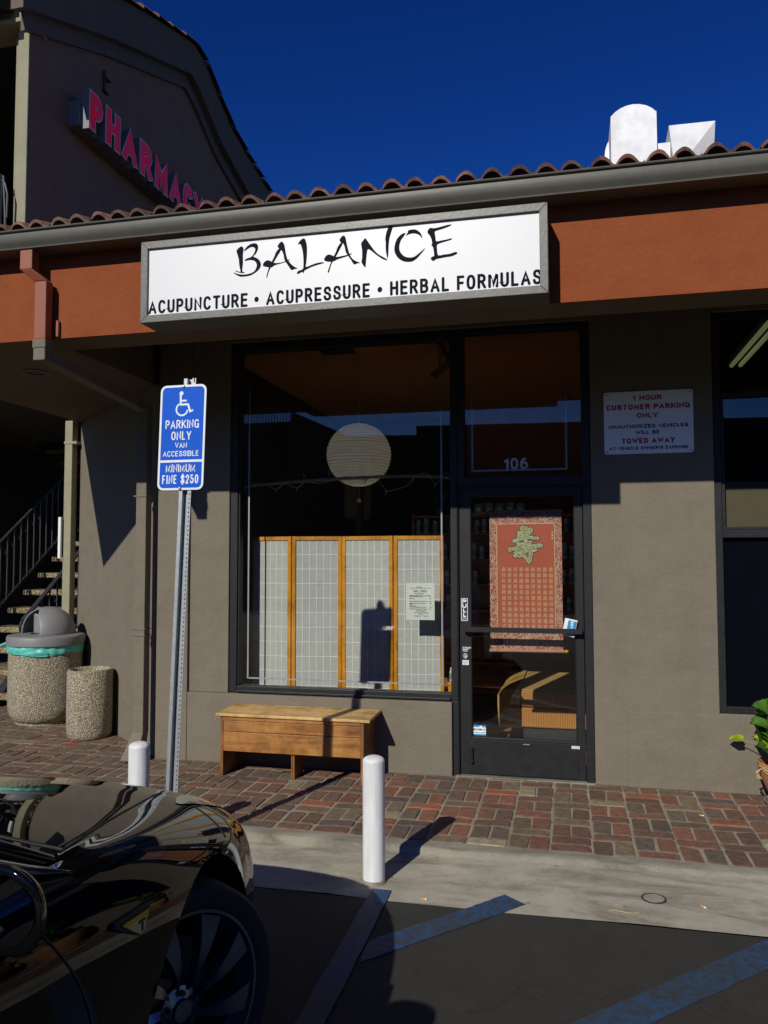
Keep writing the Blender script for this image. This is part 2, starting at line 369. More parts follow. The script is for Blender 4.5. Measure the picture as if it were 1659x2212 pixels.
def worn_paint():
    m, nt, b = new_mat('worn_blue_road_paint')
    v = _coords(nt)
    f = noise(nt, v, 30, 6, 0.7); g = noise(nt, v, 2.6, 3, 0.5)
    blue = ramp(nt, g, [(0.35, (0.026, 0.058, 0.095)), (0.65, (0.014, 0.072, 0.20))])
    wear = ramp(nt, f, [(0.42, (0, 0, 0)), (0.60, (1, 1, 1))])
    sep = nt.nodes.new('ShaderNodeSeparateColor'); nt.links.new(wear, sep.inputs[0])
    mul = nt.nodes.new('ShaderNodeMath'); mul.operation = 'MULTIPLY'; mul.inputs[1].default_value = 0.85; nt.links.new(sep.outputs[0], mul.inputs[0])
    col = mix(nt, mul.outputs[0], blue, (0.034, 0.033, 0.029))
    nt.links.new(col, b.inputs['Base Color']); b.inputs['Roughness'].default_value = 0.7
    bump(nt, b, noise(nt, v, 140, 3), 0.5, 0.004)
    return m
M['blue_paint'] = worn_paint()

def ribbed():
    m, nt, b = new_mat('ribbed_orange_corduroy')
    w = nt.nodes.new('ShaderNodeTexWave'); w.bands_direction = 'X'; w.inputs['Scale'].default_value = 22.0; w.inputs['Distortion'].default_value = 0.3; w.inputs['Detail'].default_value = 2
    nt.links.new(_coords(nt), w.inputs['Vector'])
    col = ramp(nt, w.outputs['Fac'], [(0.1, (0.30, 0.12, 0.025)), (0.6, (0.55, 0.27, 0.07))])
    nt.links.new(col, b.inputs['Base Color']); b.inputs['Roughness'].default_value = 0.85
    bump(nt, b, w.outputs['Fac'], 0.5, 0.004)
    return m
M['corduroy'] = ribbed()
M['sofa_top'] = plain('tan_upholstery', (0.52, 0.33, 0.10), 0.8, bscale=120, bstr=0.2)

def glitter():
    m, nt, b = new_mat('gold_glitter')
    vor = nt.nodes.new('ShaderNodeTexVoronoi'); vor.inputs['Scale'].default_value = 170.0
    nt.links.new(_coords(nt), vor.inputs['Vector'])
    sep = nt.nodes.new('ShaderNodeSeparateColor'); nt.links.new(vor.outputs['Color'], sep.inputs[0])
    col = ramp(nt, sep.outputs[0], [(0.0, (0.16, 0.17, 0.05)), (0.5, (0.40, 0.42, 0.20)), (0.9, (0.62, 0.64, 0.45))])
    nt.links.new(col, b.inputs['Base Color']); b.inputs['Roughness'].default_value = 0.4; b.inputs['Metallic'].default_value = 0.15
    return m
M['glitter'] = glitter()

def car_paint():
    m, nt, b = new_mat('black_car_paint')
    b.inputs['Base Color'].default_value = (0.0035, 0.0037, 0.0042, 1); b.inputs['Roughness'].default_value = 0.06
    b.inputs['IOR'].default_value = 1.42; b.inputs['Specular IOR Level'].default_value = 0.5
    f = noise(nt, _coords(nt), 3.0, 3)
    nt.links.new(ramp(nt, f, [(0.3, (0.012, 0.012, 0.012)), (0.7, (0.03, 0.03, 0.03))]), b.inputs['Roughness'])
    return m
M['paint'] = car_paint()
M['car_dark'] = plain('black_car_plastic', (0.008, 0.008, 0.009), 0.6, var=0.2)
M['tyre'] = plain('tyre_rubber', (0.012, 0.012, 0.012), 0.8, var=0.2, bscale=60, bstr=0.2)
M['rim'] = plain('gunmetal_alloy', (0.16, 0.17, 0.20), 0.25, metal=0.8, var=0.2)
M['chrome'] = plain('chrome', (0.7, 0.71, 0.72), 0.08, metal=1.0, var=0.02)
M['amber'] = plain('amber_chrome', (0.80, 0.55, 0.05), 0.22, metal=0.8)
M['lens_pale'] = plain('pale_chrome_marker', (0.86, 0.80, 0.55), 0.22, metal=0.9, var=0.05)
M['lamp_lens'] = plain('headlamp_lens', (0.50, 0.54, 0.48), 0.05, var=0.3, vscale=8, coat=0.5)
M['car_glass'] = glass_pane('tinted_car_glass', (0.30, 0.33, 0.32), gain=1.3)
M['mirror'] = plain('mirror_glass', (0.75, 0.78, 0.8), 0.01, metal=1.0, var=0.01)

# ------------------------------------------------------------------ building helpers
ORG = {}
def tag(o, label=None, cat=None, group=None, kind=None):
    if label: o['label'] = label
    if cat: o['category'] = cat
    if group: o['group'] = group
    if kind: o['kind'] = kind
    return o

def thing(name, label, cat, loc=(0, 0, 0), group=None):
    o = bpy.data.objects.new(name, None); COL.objects.link(o)
    o.empty_display_size = 0.2
    o.location = loc; ORG[o.name] = Vector(loc)
    return tag(o, label, cat, group)

class MB:
    def __init__(self): self.v = []; self.f = []; self.m = []
    def add(self, vs_, fs, mi=0):
        n = len(self.v); self.v += [tuple(map(float, p)) for p in vs_]
        for f in fs: self.f.append(tuple(i + n for i in f)); self.m.append(mi)
        return self
    def box(self, x0, x1, y0, y1, z0, z1, mi=0):
        vs_ = [(x0, y0, z0), (x1, y0, z0), (x1, y1, z0), (x0, y1, z0), (x0, y0, z1), (x1, y0, z1), (x1, y1, z1), (x0, y1, z1)]
        return self.add(vs_, [(0, 3, 2, 1), (4, 5, 6, 7), (0, 1, 5, 4), (1, 2, 6, 5), (2, 3, 7, 6), (3, 0, 4, 7)], mi)
    def quad(self, a, b, c, d, mi=0): return self.add([a, b, c, d], [(0, 1, 2, 3)], mi)
    def hexa(self, bot, top, mi=0):
        return self.add(list(bot) + list(top), [(0, 3, 2, 1), (4, 5, 6, 7), (0, 1, 5, 4), (1, 2, 6, 5), (2, 3, 7, 6), (3, 0, 4, 7)], mi)
    def prism(self, pts, o, u, v, n, d0, d1, mi=0, mi_side=None):
        """outline in the plane (o,u,v), standing between d0 and d1 along n"""
        o, u, v, n = map(Vector, (o, u, v, n))
        k = len(pts)
        A = [o + u * p[0] + v * p[1] + n * d0 for p in pts]; B = [o + u * p[0] + v * p[1] + n * d1 for p in pts]
        self.add(A + B, [tuple(range(k)), tuple(range(k, 2 * k))], mi)
        base = len(self.v) - 2 * k
        for i in range(k):
            j = (i + 1) % k
            self.f.append((base + i, base + j, base + k + j, base + k + i)); self.m.append(mi if mi_side is None else mi_side)
        return self
    def grid(self, P, mi=0, close_u=False, close_v=False):
        nu, nv = len(P), len(P[0]); base = len(self.v)
        for row in P: self.v += [tuple(map(float, p)) for p in row]
        for i in range(nu if close_u else nu - 1):
            for j in range(nv if close_v else nv - 1):
                a = base + i * nv + j; b = base + ((i + 1) % nu) * nv + j
                c = base + ((i + 1) % nu) * nv + (j + 1) % nv; d = base + i * nv + (j + 1) % nv
                self.f.append((a, b, c, d)); self.m.append(mi)
        return self
    def tube(self, path, r, n=8, mi=0, caps=True, closed=False):
        pts = [Vector(p) for p in path]; k = len(pts)
        rr = r if isinstance(r, (list, tuple)) else [r] * k
        ref = None; rows = []
        for i, p in enumerate(pts):
            a = pts[(i - 1) % k] if (closed or i > 0) else pts[0]; b = pts[(i + 1) % k] if (closed or i < k - 1) else pts[-1]
            t = (b - a).normalized()
            if ref is None:
                ref = Vector((0, 0, 1)) if abs(t.z) < 0.9 else Vector((1, 0, 0))
            s = t.cross(ref).normalized(); ref = s.cross(t).normalized()
            rows.append([p + (s * math.cos(2 * math.pi * q / n) + ref * math.sin(2 * math.pi * q / n)) * rr[i] for q in range(n)])
        base = len(self.v)
        self.grid(rows, mi, close_u=closed, close_v=True)
        if caps and not closed:
            self.f.append(tuple(range(base, base + n))); self.m.append(mi)
            e = base + (k - 1) * n; self.f.append(tuple(range(e, e + n))); self.m.append(mi)
        return self
    def lathe(self, prof, c=(0, 0, 0), n=32, mi=0, mat=None):
        rows = []
        for r_, z_ in prof:
            row = []
            for q in range(n):
                a = 2 * math.pi * q / n
                p = Vector((r_ * math.cos(a), r_ * math.sin(a), z_))
                if mat is not None: p = mat @ p
                row.append(p + Vector(c))
            rows.append(row)
        return self.grid(rows, mi, close_v=True)
    def ball(self, c, r, n=12, mi=0, sq=(1, 1, 1)):
        rows = []
        for i in range(n + 1):
            t = math.pi * i / n
            rows.append([(c[0] + sq[0] * r * max(1e-4, math.sin(t)) * math.cos(2 * math.pi * q / (2 * n)), c[1] + sq[1] * r * max(1e-4, math.sin(t)) * math.sin(2 * math.pi * q / (2 * n)), c[2] + sq[2] * r * math.cos(t)) for q in range(2 * n)])
        return self.grid(rows, mi, close_v=True)
    def build(self, name, mats, parent=None, smooth=30, bevel=0.0, segs=2, loc=None, recalc=True):
        if not isinstance(mats, (list, tuple)): mats = [mats]
        me = bpy.data.meshes.new(name)
        org = ORG[parent.name] if parent is not None else (Vector(loc) if loc is not None else Vector((0, 0, 0)))
        me.from_pydata([tuple(Vector(p) - org) for p in self.v], [], self.f)
        for m in mats: me.materials.append(m)
        me.polygons.foreach_set('material_index', self.m)
        if recalc:
            b = bmesh.new(); b.from_mesh(me); bmesh.ops.recalc_face_normals(b, faces=b.faces); b.to_mesh(me); b.free()
        if smooth:
            me.polygons.foreach_set('use_smooth', [True] * len(me.polygons)); me.set_sharp_from_angle(angle=R(smooth))
        o = bpy.data.objects.new(name, me); COL.objects.link(o)
        if parent is not None: o.parent = parent
        else: o.location = org
        ORG[o.name] = org
        if bevel:
            md = o.modifiers.new('bevel', 'BEVEL'); md.width = bevel; md.segments = segs; md.limit_method = 'ANGLE'; md.angle_limit = R(40)
        me.update()
        return o

def solid_box(name, mats, x0, x1, y0, y1, z0, z1, parent=None, bevel=0.004, loc=None):
    return MB().box(x0, x1, y0, y1, z0, z1).build(name, mats, parent, bevel=bevel, loc=loc)

def text_shape(body, weight=0.0, res=3, shear=0.0):
    c = bpy.data.curves.new('lettering', 'FONT'); c.body = body
    c.size = 1.0; c.offset = weight; c.resolution_u = res; c.extrude = 1.0; c.shear = shear
    o = bpy.data.objects.new('lettering', c); COL.objects.link(o)
    dg = bpy.context.evaluated_depsgraph_get(); dg.update()
    me = bpy.data.meshes.new_from_object(o.evaluated_get(dg))
    n = len(me.vertices); co = np.empty(n * 3); me.vertices.foreach_get('co', co); co = co.reshape(-1, 3)
    fs = [tuple(p.vertices) for p in me.polygons]
    bpy.data.objects.remove(o); bpy.data.curves.remove(c); bpy.data.meshes.remove(me)
    return co, fs

def put_glyphs(mb, body, box, o, u, v, n, depth, weight=0.0, res=3, mi=0, base=0.0, grow=0.0):
    """words stretched into box=(u0,u1,v0,v1) of the plane (o,u,v), raised by depth along n"""
    co, fs = text_shape(body, weight, res)
    lo = co.min(0); hi = co.max(0)
    u0, u1, v0, v1 = box
    a = u0 - grow + (co[:, 0] - lo[0]) / (hi[0] - lo[0]) * (u1 - u0 + 2 * grow)
    b = v0 - grow + (co[:, 1] - lo[1]) / (hi[1] - lo[1]) * (v1 - v0 + 2 * grow)
    d = base + (co[:, 2] + 1) / 2 * depth
    o, u, v, n = (np.array(q, float) for q in (o, u, v, n))
    P = o + a[:, None] * u + b[:, None] * v + d[:, None] * n
    mb.add(P.tolist(), fs, mi)
    return mb
FRONT = ((1, 0, 0), (0, 0, 1), (0, -1, 0))        # u, v, normal of a face that looks at the street

def round_rect(x0, x1, z0, z1, r, k=6):
    pts = []
    for cx, cz, a0 in ((x1 - r, z1 - r, 0), (x0 + r, z1 - r, 90), (x0 + r, z0 + r, 180), (x1 - r, z0 + r, 270)):
        for i in range(k + 1):
            a = R(a0 + 90 * i / k); pts.append((cx + r * math.cos(a), cz + r * math.sin(a)))
    return pts
def ring(mb, outer, inner, o, u, v, n, d0, d1, mi=0):
    """flat frame between two outlines with the same number of points"""
    o, u, v, n = map(Vector, (o, u, v, n)); k = len(outer)
    rows = []
    for pts, d in ((outer, d0), (outer, d1), (inner, d1), (inner, d0)):
        rows.append([o + u * p[0] + v * p[1] + n * d for p in pts])
    return mb.grid(rows, mi, close_u=True, close_v=True)
def bar(mb, a, b, wu, wv, up=(0, 0, 1), mi=0):
    """square bar from a to b, wu wide and wv high"""
    a, b, up = Vector(a), Vector(b), Vector(up)
    t = (b - a).normalized(); s = t.cross(up).normalized(); w = s.cross(t).normalized()
    q = [(-1, -1), (1, -1), (1, 1), (-1, 1)]
    A = [a + s * (i * wu / 2) + w * (j * wv / 2) for i, j in q]; B = [b + s * (i * wu / 2) + w * (j * wv / 2) for i, j in q]
    return mb.hexa(A, B, mi)
# ------------------------------------------------------------------ sign painter's capitals, drawn as strokes
def _arc(cx, cy, rx, ry, a0, a1, n=14, p=2.0):
    out = []
    for i in range(n + 1):
        a = R(a0 + (a1 - a0) * i / n); c, s = math.cos(a), math.sin(a)
        out.append((cx + rx * math.copysign(abs(c) ** (2 / p), c), cy + ry * math.copysign(abs(s) ** (2 / p), s)))
    return out
def _smooth(pts, k=4):
    out = []
    for i in range(len(pts) - 1):
        p0, p1, p2, p3 = pts[max(0, i - 1)], pts[i], pts[i + 1], pts[min(len(pts) - 1, i + 2)]
        for q in range(k):
            t = q / k
            out.append(tuple(0.5 * (2 * p1[d] + (p2[d] - p0[d]) * t + (2 * p0[d] - 5 * p1[d] + 4 * p2[d] - p3[d]) * t * t + (3 * p1[d] - p0[d] - 3 * p2[d] + p3[d]) * t ** 3) for d in (0, 1)))
    return out + [pts[-1]]
_S = _smooth([(.52, .76), (.45, .94), (.27, 1.0), (.09, .94), (.03, .76), (.10, .60), (.27, .52), (.45, .43), (.54, .25), (.47, .06), (.27, 0.0), (.08, .06), (0, .25)])
GLYPH = {
 'A': (.64, [[(0, 0), (.32, 1), (.64, 0)], [(.10, .30), (.54, .30)]]),
 'B': (.55, [[(0, 0), (0, 1), (.30, 1)] + _arc(.30, .76, .21, .24, 90, -90) + [(0, .52)], [(.30, .52)] + _arc(.30, .26, .25, .26, 90, -90) + [(0, 0)]]),
 'C': (.57, [_arc(.29, .5, .29, .5, 38, 322, 26, 2.4)]),
 'D': (.56, [[(0, 0), (0, 1), (.22, 1)] + _arc(.22, .5, .34, .5, 90, -90, 18, 2.4) + [(0, 0)]]),
 'E': (.48, [[(.48, 1), (0, 1), (0, 0), (.48, 0)], [(0, .52), (.42, .52)]]),
 'F': (.46, [[(.46, 1), (0, 1), (0, 0)], [(0, .50), (.40, .50)]]),
 'G': (.58, [_arc(.29, .5, .29, .5, 40, 330, 26, 2.4), [(.34, .45), (.58, .45), (.58, .0)]]),
 'H': (.55, [[(0, 0), (0, 1)], [(.55, 0), (.55, 1)], [(0, .52), (.55, .52)]]),
 'I': (.0, [[(0, 0), (0, 1)]]),
 'K': (.57, [[(0, 0), (0, 1)], [(.55, 1), (0, .34)], [(.19, .57), (.57, 0)]]),
 'L': (.44, [[(0, 1), (0, 0), (.44, 0)]]),
 'M': (.68, [[(0, 0), (0, 1), (.34, .16), (.68, 1), (.68, 0)]]),
 'N': (.55, [[(0, 0), (0, 1), (.55, 0), (.55, 1)]]),
 'O': (.58, [_arc(.29, .5, .29, .5, 90, 450, 36, 2.4)]),
 'P': (.52, [[(0, 0), (0, 1), (.28, 1)] + _arc(.28, .725, .24, .275, 90, -90) + [(0, .45)]]),
 'R': (.55, [[(0, 0), (0, 1), (.28, 1)] + _arc(.28, .74, .24, .26, 90, -90) + [(0, .48)], [(.27, .48), (.55, 0)]]),
 'S': (.54, [_S]),
 'T': (.54, [[(0, 1), (.54, 1)], [(.27, 1), (.27, 0)]]),
 'U': (.54, [[(0, 1), (0, .30)] + _arc(.27, .30, .27, .30, 180, 360, 16, 2.2) + [(.54, 1)]]),
 'V': (.60, [[(0, 1), (.30, 0), (.60, 1)]]),
 'W': (.88, [[(0, 1), (.22, 0), (.44, 1), (.66, 0), (.88, 1)]]),
 'X': (.58, [[(0, 1), (.58, 0)], [(0, 0), (.58, 1)]]),
 'Y': (.60, [[(0, 1), (.30, .44), (.60, 1)], [(.30, .46), (.30, 0)]]),
 'Z': (.52, [[(0, 1), (.52, 1), (0, 0), (.52, 0)]]),
 '0': (.50, [_arc(.25, .5, .25, .5, 90, 450, 32, 2.3)]),
 '1': (.20, [[(0, .76), (.20, 1), (.20, 0)]]),
 '2': (.50, [_smooth([(.02, .74), (.08, .93), (.26, 1.0), (.44, .92), (.49, .74), (.42, .54), (.20, .26)]) + [(0, 0), (.50, 0)]]),
 '3': (.48, [_arc(.22, .75, .24, .25, 150, -90), _arc(.22, .25, .26, .25, 90, -150)]),
 '4': (.52, [[(.38, 0), (.38, 1), (0, .28), (.52, .28)]]),
 '5': (.50, [[(.46, 1), (.07, 1), (.03, .54)] + _smooth([(.06, .58), (.24, .64), (.44, .54), (.50, .32), (.43, .09), (.24, 0), (.06, .06), (0, .22)])]),
 '6': (.50, [_arc(.25, .30, .25, .30, 90, 450, 24), _smooth([(.0, .30), (.03, .62), (.12, .86), (.26, .98), (.42, 1.0)])]),
 '7': (.48, [[(0, 1), (.48, 1), (.14, 0)]]),
 '8': (.50, [_arc(.25, .75, .22, .25, 90, 450, 24), _arc(.25, .26, .25, .26, 90, 450, 24)]),
 '9': (.50, [_arc(.25, .70, .25, .30, 90, 450, 24), _smooth([(.5, .70), (.48, .38), (.38, .10), (.23, 0), (.08, .06), (.03, .20)])]),
 '$': (.54, [_S, [(.27, 1.14), (.27, -.14)]]),
 "'": (.0, [[(0, 1), (0, .74)]]), '-': (.24, [[(0, .48), (.24, .48)]]), ',': (.02, [[(.02, .06), (0, -.12)]]), '.': (0, [[(0, 0), (0, .02)]]),
}
def stroke_outline(pts, h, rnd, closed=False):
    """outline of a pen stroke of half width h along pts"""
    n = len(pts); L_, R_ = [], []
    P = [np.array(p, float) for p in pts]
    for i in range(n):
        a = P[i] - P[i - 1] if (i > 0) else (P[0] - P[-2] if closed else P[1] - P[0])
        b = P[i + 1] - P[i] if i < n - 1 else (P[1] - P[0] if closed else P[-1] - P[-2])
        a = a / (np.linalg.norm(a) + 1e-12); b = b / (np.linalg.norm(b) + 1e-12)
        na = np.array([-a[1], a[0]]); nb = np.array([-b[1], b[0]]); m = na + nb; k = np.linalg.norm(m)
        if k < 0.35: m = na; s = 1.0
        else: m = m / k; s = min(2.6, 1.0 / max(0.2, float(m @ na)))
        L_.append(P[i] + m * h * s); R_.append(P[i] - m * h * s)
    return L_, R_
def put_text(mb, body, box, o, u, v, n, depth, weight=0.14, res=3, mi=0, base=0.0, grow=0.0, rnd=False, mi_side=None):
    """words stretched into box=(u0,u1,v0,v1) of the plane (o,u,v), raised by depth along n"""
    if any(ord(ch) > 0x2000 for ch in body): return put_glyphs(mb, body, box, o, u, v, n, depth, 0.0, res, mi, base)
    o, u, v, n = (np.array(q, float) for q in (o, u, v, n))
    u0, u1, v0, v1 = box; H = v1 - v0; h = weight / 2; up_ = body.upper()
    gap = 0.10 + 0.18 * weight
    flex = sum(0.36 if ch == ' ' else GLYPH[ch][0] for ch in up_); fixed = sum(0.0 if ch == ' ' else weight for ch in up_) + gap * (len(up_) - 1)
    avail = (u1 - u0) / H; k_ = 1.0
    if flex < 1e-6: kx = 1.0
    else:
        kx = (avail - fixed) / flex
        if kx < 0.45: gap *= 0.5; fixed -= gap * (len(up_) - 1); kx = max(0.25, (avail - fixed) / flex)
        if kx > 1.5: g2 = (avail - 1.5 * flex - fixed) / max(1, len(up_) - 1); gap += g2 if len(up_) > 1 else 0; kx = 1.5 if len(up_) > 1 else kx
    x = 0.0; lay_ = []
    for ch in up_:
        if ch == ' ': x += 0.36 * kx + gap; continue
        w_, st = GLYPH[ch]; lay_.append((x, st, w_)); x += w_ * kx + weight + gap
    for x0, st, w_ in lay_:
        for q, pts in enumerate(st):
            closed = math.hypot(pts[0][0] - pts[-1][0], pts[0][1] - pts[-1][1]) < 1e-6
            pts = [(p[0] * kx, h + p[1] * (1 - weight)) for p in pts]
            e = h + grow / H
            L_, R_ = stroke_outline(pts, e, rnd, closed)
            lo, hi = -grow / H, 1 + grow / H
            if pts[0][1] > 1 or pts[-1][1] < 0: lo, hi = -1, 2
            def fin(p): return (u0 + (x0 + h + p[0]) * H, v0 + H * min(hi, max(lo, p[1])))
            if not closed:                          # square ends, or half a disc for a round pen
                for end, s_ in ((0, -1), (-1, 1)):
                    d_ = np.array(pts[end], float) - np.array(pts[1 if end == 0 else -2], float); d_ /= np.linalg.norm(d_) + 1e-12
                    ext = d_ * e * (0.0 if rnd else (1.0 if abs(d_[1]) > 0.35 or len(pts) < 6 and abs(d_[0]) > .9 and False else 0.0))
                    L_[end] = L_[end] + ext; R_[end] = R_[end] + ext
            L2 = [fin(p) for p in L_]; R2 = [fin(p) for p in R_]
            d = base + depth + 0.00012 * q * (1 if depth < 0.02 else 6)
            def w3(p, dd): return tuple(o + u * p[0] + v * p[1] + n * dd)
            k = len(L2); V = [w3(p, d) for p in L2] + [w3(p, d) for p in R2] + [w3(p, base) for p in L2] + [w3(p, base) for p in R2]
            F = []
            for i in range(k - 1):
                F += [(i, i + 1, k + i + 1, k + i), (i, 2 * k + i, 2 * k + i + 1, i + 1), (k + i, k + i + 1, 3 * k + i + 1, 3 * k + i)]
            if not closed: F += [(0, k, 3 * k, 2 * k), (k - 1, 3 * k - 1, 4 * k - 1, 2 * k - 1)]
            i0 = len(mb.f); mb.add(V, F, mi)
            if mi_side is not None:
                for q_ in range(len(F)): mb.m[i0 + q_] = mi if (q_ % 3 == 0 and q_ < 3 * (k - 1)) else mi_side
            if rnd and not closed:
                for end in (0, -1):
                    c = np.array(pts[end], float); m = 12
                    ring_ = [fin(c + e * np.array([math.cos(2 * math.pi * i / m), math.sin(2 * math.pi * i / m)])) for i in range(m)]
                    mb.add([w3(p, d + 0.00005) for p in ring_], [tuple(range(m))], mi)
    return mb
# ------------------------------------------------------------------ ground, pavement, paint
XL, XR = -60.0, 60.0
def curb_z(x): return -0.018 - 0.030 * min(1.0, max(0.0, (1.2 - x) / 3.0))      # the step melts away to the right
def apron_z(x, y):
    t = (y + 1.46) / (-2.05 + 1.46)
    return curb_z(x) * (1 - t) - 0.05 * t

g = MB(); g.quad((-250, -250, -0.16), (250, -250, -0.16), (250, 250, -0.16), (-250, 250, -0.16))
tag(g.build('ground', M['asphalt'], smooth=0), kind='structure')
g = MB(); g.quad((-60, -24, -0.046), (60, -24, -0.046), (60, -8.0, -0.046), (-60, -8.0, -0.046))
tag(g.build('bounce_sheet', M['bounce'], smooth=0), kind='structure')  # unseen pale sheet, added to bounce light back onto the shop front
g = MB()
xs = [XL + i * (XR - XL) / 40 for i in range(41)]
g.grid([[(x, y, -0.05) for x in xs] for y in (-60, -30, -12, -6, -2.05)])
tag(g.build('parking_lot', M['asphalt'], smooth=0), kind='structure')
g = MB()
ax = [-30 + i * 0.3 for i in range(0, 201)]
g.grid([[(x, -2.05 + 0.59 * j / 6 + (0.012 * math.sin(x * 3.1) + 0.008 * math.sin(x * 9.7) if j == 0 else 0), apron_z(x, -2.05 + 0.59 * j / 6) + (0.0015 if j == 0 else 0)) for x in ax] for j in range(7)])
tag(g.build('gutter_apron', M['apron'], smooth=40), kind='structure')
g = MB()
prof = [(-1.462, None), (-1.455, -0.010), (-1.44, 0.0), (-1.362, 0.001), (-1.362, -0.05)]
g.grid([[(x, y, (apron_z(x, -1.46) - 0.02) if z is None else z) for x in ax] for y, z in prof])
tag(g.build('curb', M['curb'], smooth=50), kind='structure')

# used-brick pavement: every brick a block with its own colour, laid in columns of one long and two short
def inside_building(x, y):
    if y < 0.03: return False
    if x > -3.2: return True
    return y > -(x + 3.26) * 0.862 + 0.05 and x > -5.05
pal = [((0.130, 0.070, 0.046), 5), ((0.165, 0.076, 0.046), 6), ((0.21, 0.082, 0.045), 4), ((0.27, 0.085, 0.038), 2), ((0.140, 0.098, 0.062), 4), ((0.175, 0.125, 0.075), 2), ((0.30, 0.25, 0.15), 0.8), ((0.105, 0.072, 0.060), 2.5)]
def brick_colour(x, y):
    tot = sum(w for _, w in pal); k = rng.uniform(0, tot)
    for c, w in pal:
        k -= w
        if k <= 0: break
    if x < -1.0:                                    # the left stretch is older and browner
        t = min(1.0, (-1.0 - x) / 2.0) * 0.55; g_ = (0.125, 0.085, 0.055)
        c = tuple(a * (1 - t) + b * t for a, b in zip(c, g_))
    return scale_c(c, rng.uniform(0.85, 1.2))
sw = MB(); cols = []
def lay(x0, x1, y0, y1):
    j = lambda s=0.004: rng.uniform(-s, s)
    h = 0.004 + rng.uniform(-0.002, 0.0025); tl = rng.uniform(-0.0015, 0.0015)
    c = 0.007 + rng.uniform(0, 0.007); e = 0.004
    q = [(x0 + j(0.007), y0 + j(0.007)), (x1 + j(0.007), y0 + j(0.007)), (x1 + j(0.007), y1 + j(0.007)), (x0 + j(0.007), y1 + j(0.007))]
    def inset(d):
        out = []
        for i in range(4):
            p, a, b = q[i], q[i - 1], q[(i + 1) % 4]
            for nb in (a, b):
                L = math.hypot(nb[0] - p[0], nb[1] - p[1]); out.append((p[0] + (nb[0] - p[0]) * c / L, p[1] + (nb[1] - p[1]) * c / L))
        cx, cy_ = sum(p[0] for p in q) / 4, sum(p[1] for p in q) / 4
        return [(cx + (p[0] - cx) * (1 - d / 0.06), cy_ + (p[1] - cy_) * (1 - d / 0.06)) for p in out]
    A = inset(0.0); B = inset(0.004)
    vs_ = [(p[0], p[1], -0.02) for p in A] + [(p[0], p[1], h - 0.003) for p in A] + [(p[0], p[1], h + tl * (1 if p[0] > (x0 + x1) / 2 else -1)) for p in B]
    fs = [tuple(range(16, 24))] + [(i, (i + 1) % 8, 8 + (i + 1) % 8, 8 + i) for i in range(8)] + [(8 + i, 8 + (i + 1) % 8, 16 + (i + 1) % 8, 16 + i) for i in range(8)]
    sw.add(vs_, fs, 0)
    cols.extend([brick_colour((x0 + x1) / 2, (y0 + y1) / 2)] * 24)
x = -9.2
while x < 3.4:
    wcol = 0.216 + rng.uniform(-0.004, 0.004)
    y = -1.352 + rng.uniform(0, 0.01); first = rng.random() < 0.5; k = 0
    ymax = 4.6 if x < -3.3 else 0.02
    while y < ymax:
        r_ = rng.random()
        if (k % 2 == 0) == first:
            n_h = 2 if r_ < 0.18 else 1
            for _ in range(n_h):
                d = 0.098 + rng.uniform(-0.004, 0.004)
                if not inside_building(x + wcol / 2, y) and y < ymax: lay(x, x + wcol, y, y + d)
                y += d + 0.013
        else:
            d = 0.205 + rng.uniform(-0.006, 0.006)
            if not inside_building(x + wcol / 2, y):
                lay(x, x + wcol / 2 - 0.0065, y, y + d); lay(x + wcol / 2 + 0.0065, x + wcol, y, y + d)
            y += d + 0.013
        k += 1
    x += wcol + 0.017
nb = len(sw.f)
sw.quad((-12, -1.362, -0.001), (40, -1.362, -0.001), (40, 9.0, -0.001), (-12, 9.0, -0.001), 1)
cols.extend([(0.2, 0.2, 0.2)] * 4)
so = sw.build('sidewalk', [M['brick'], M['mortar']], smooth=0)
at = so.data.attributes.new('brick_colour', 'FLOAT_COLOR', 'POINT')
at.data.foreach_set('color', np.array([(*c, 1.0) for c in cols], dtype=np.float32).ravel())
tag(so, kind='structure')

def stripe(pts, n=24, up=0.004):
    """band of road paint: a pair of edge lines draped over lot and apron"""
    (a0, a1), (b0, b1) = pts
    rows = []
    for i in range(n + 1):
        t = i / n; row = []
        for j in range(5):
            s = j / 4
            p = [(a0[k] * (1 - t) + a1[k] * t) * (1 - s) + (b0[k] * (1 - t) + b1[k] * t) * s for k in (0, 1)]
            if j in (0, 4): p[0] += rng.uniform(-0.004, 0.004)
            z = -0.05 if p[1] < -2.05 else apron_z(p[0], p[1])
            row.append((p[0], p[1], z + up))
        rows.append(row)
    o = MB().grid(rows).build('road_marking', M['blue_paint'], smooth=0)
    return tag(o, kind='structure')
stripe((((-1.30, -4.18), (0.87, -2.02)), ((-1.10, -4.20), (1.06, -2.04))), 40)
stripe((((-0.872, -2.47), (-0.33, -1.875)), ((-0.865, -2.66), (-0.225, -1.96))), 30)
stripe((((-0.965, -6.5), (-0.985, -1.95)), ((-0.845, -6.5), (-0.885, -1.95))), 40, 0.0065)

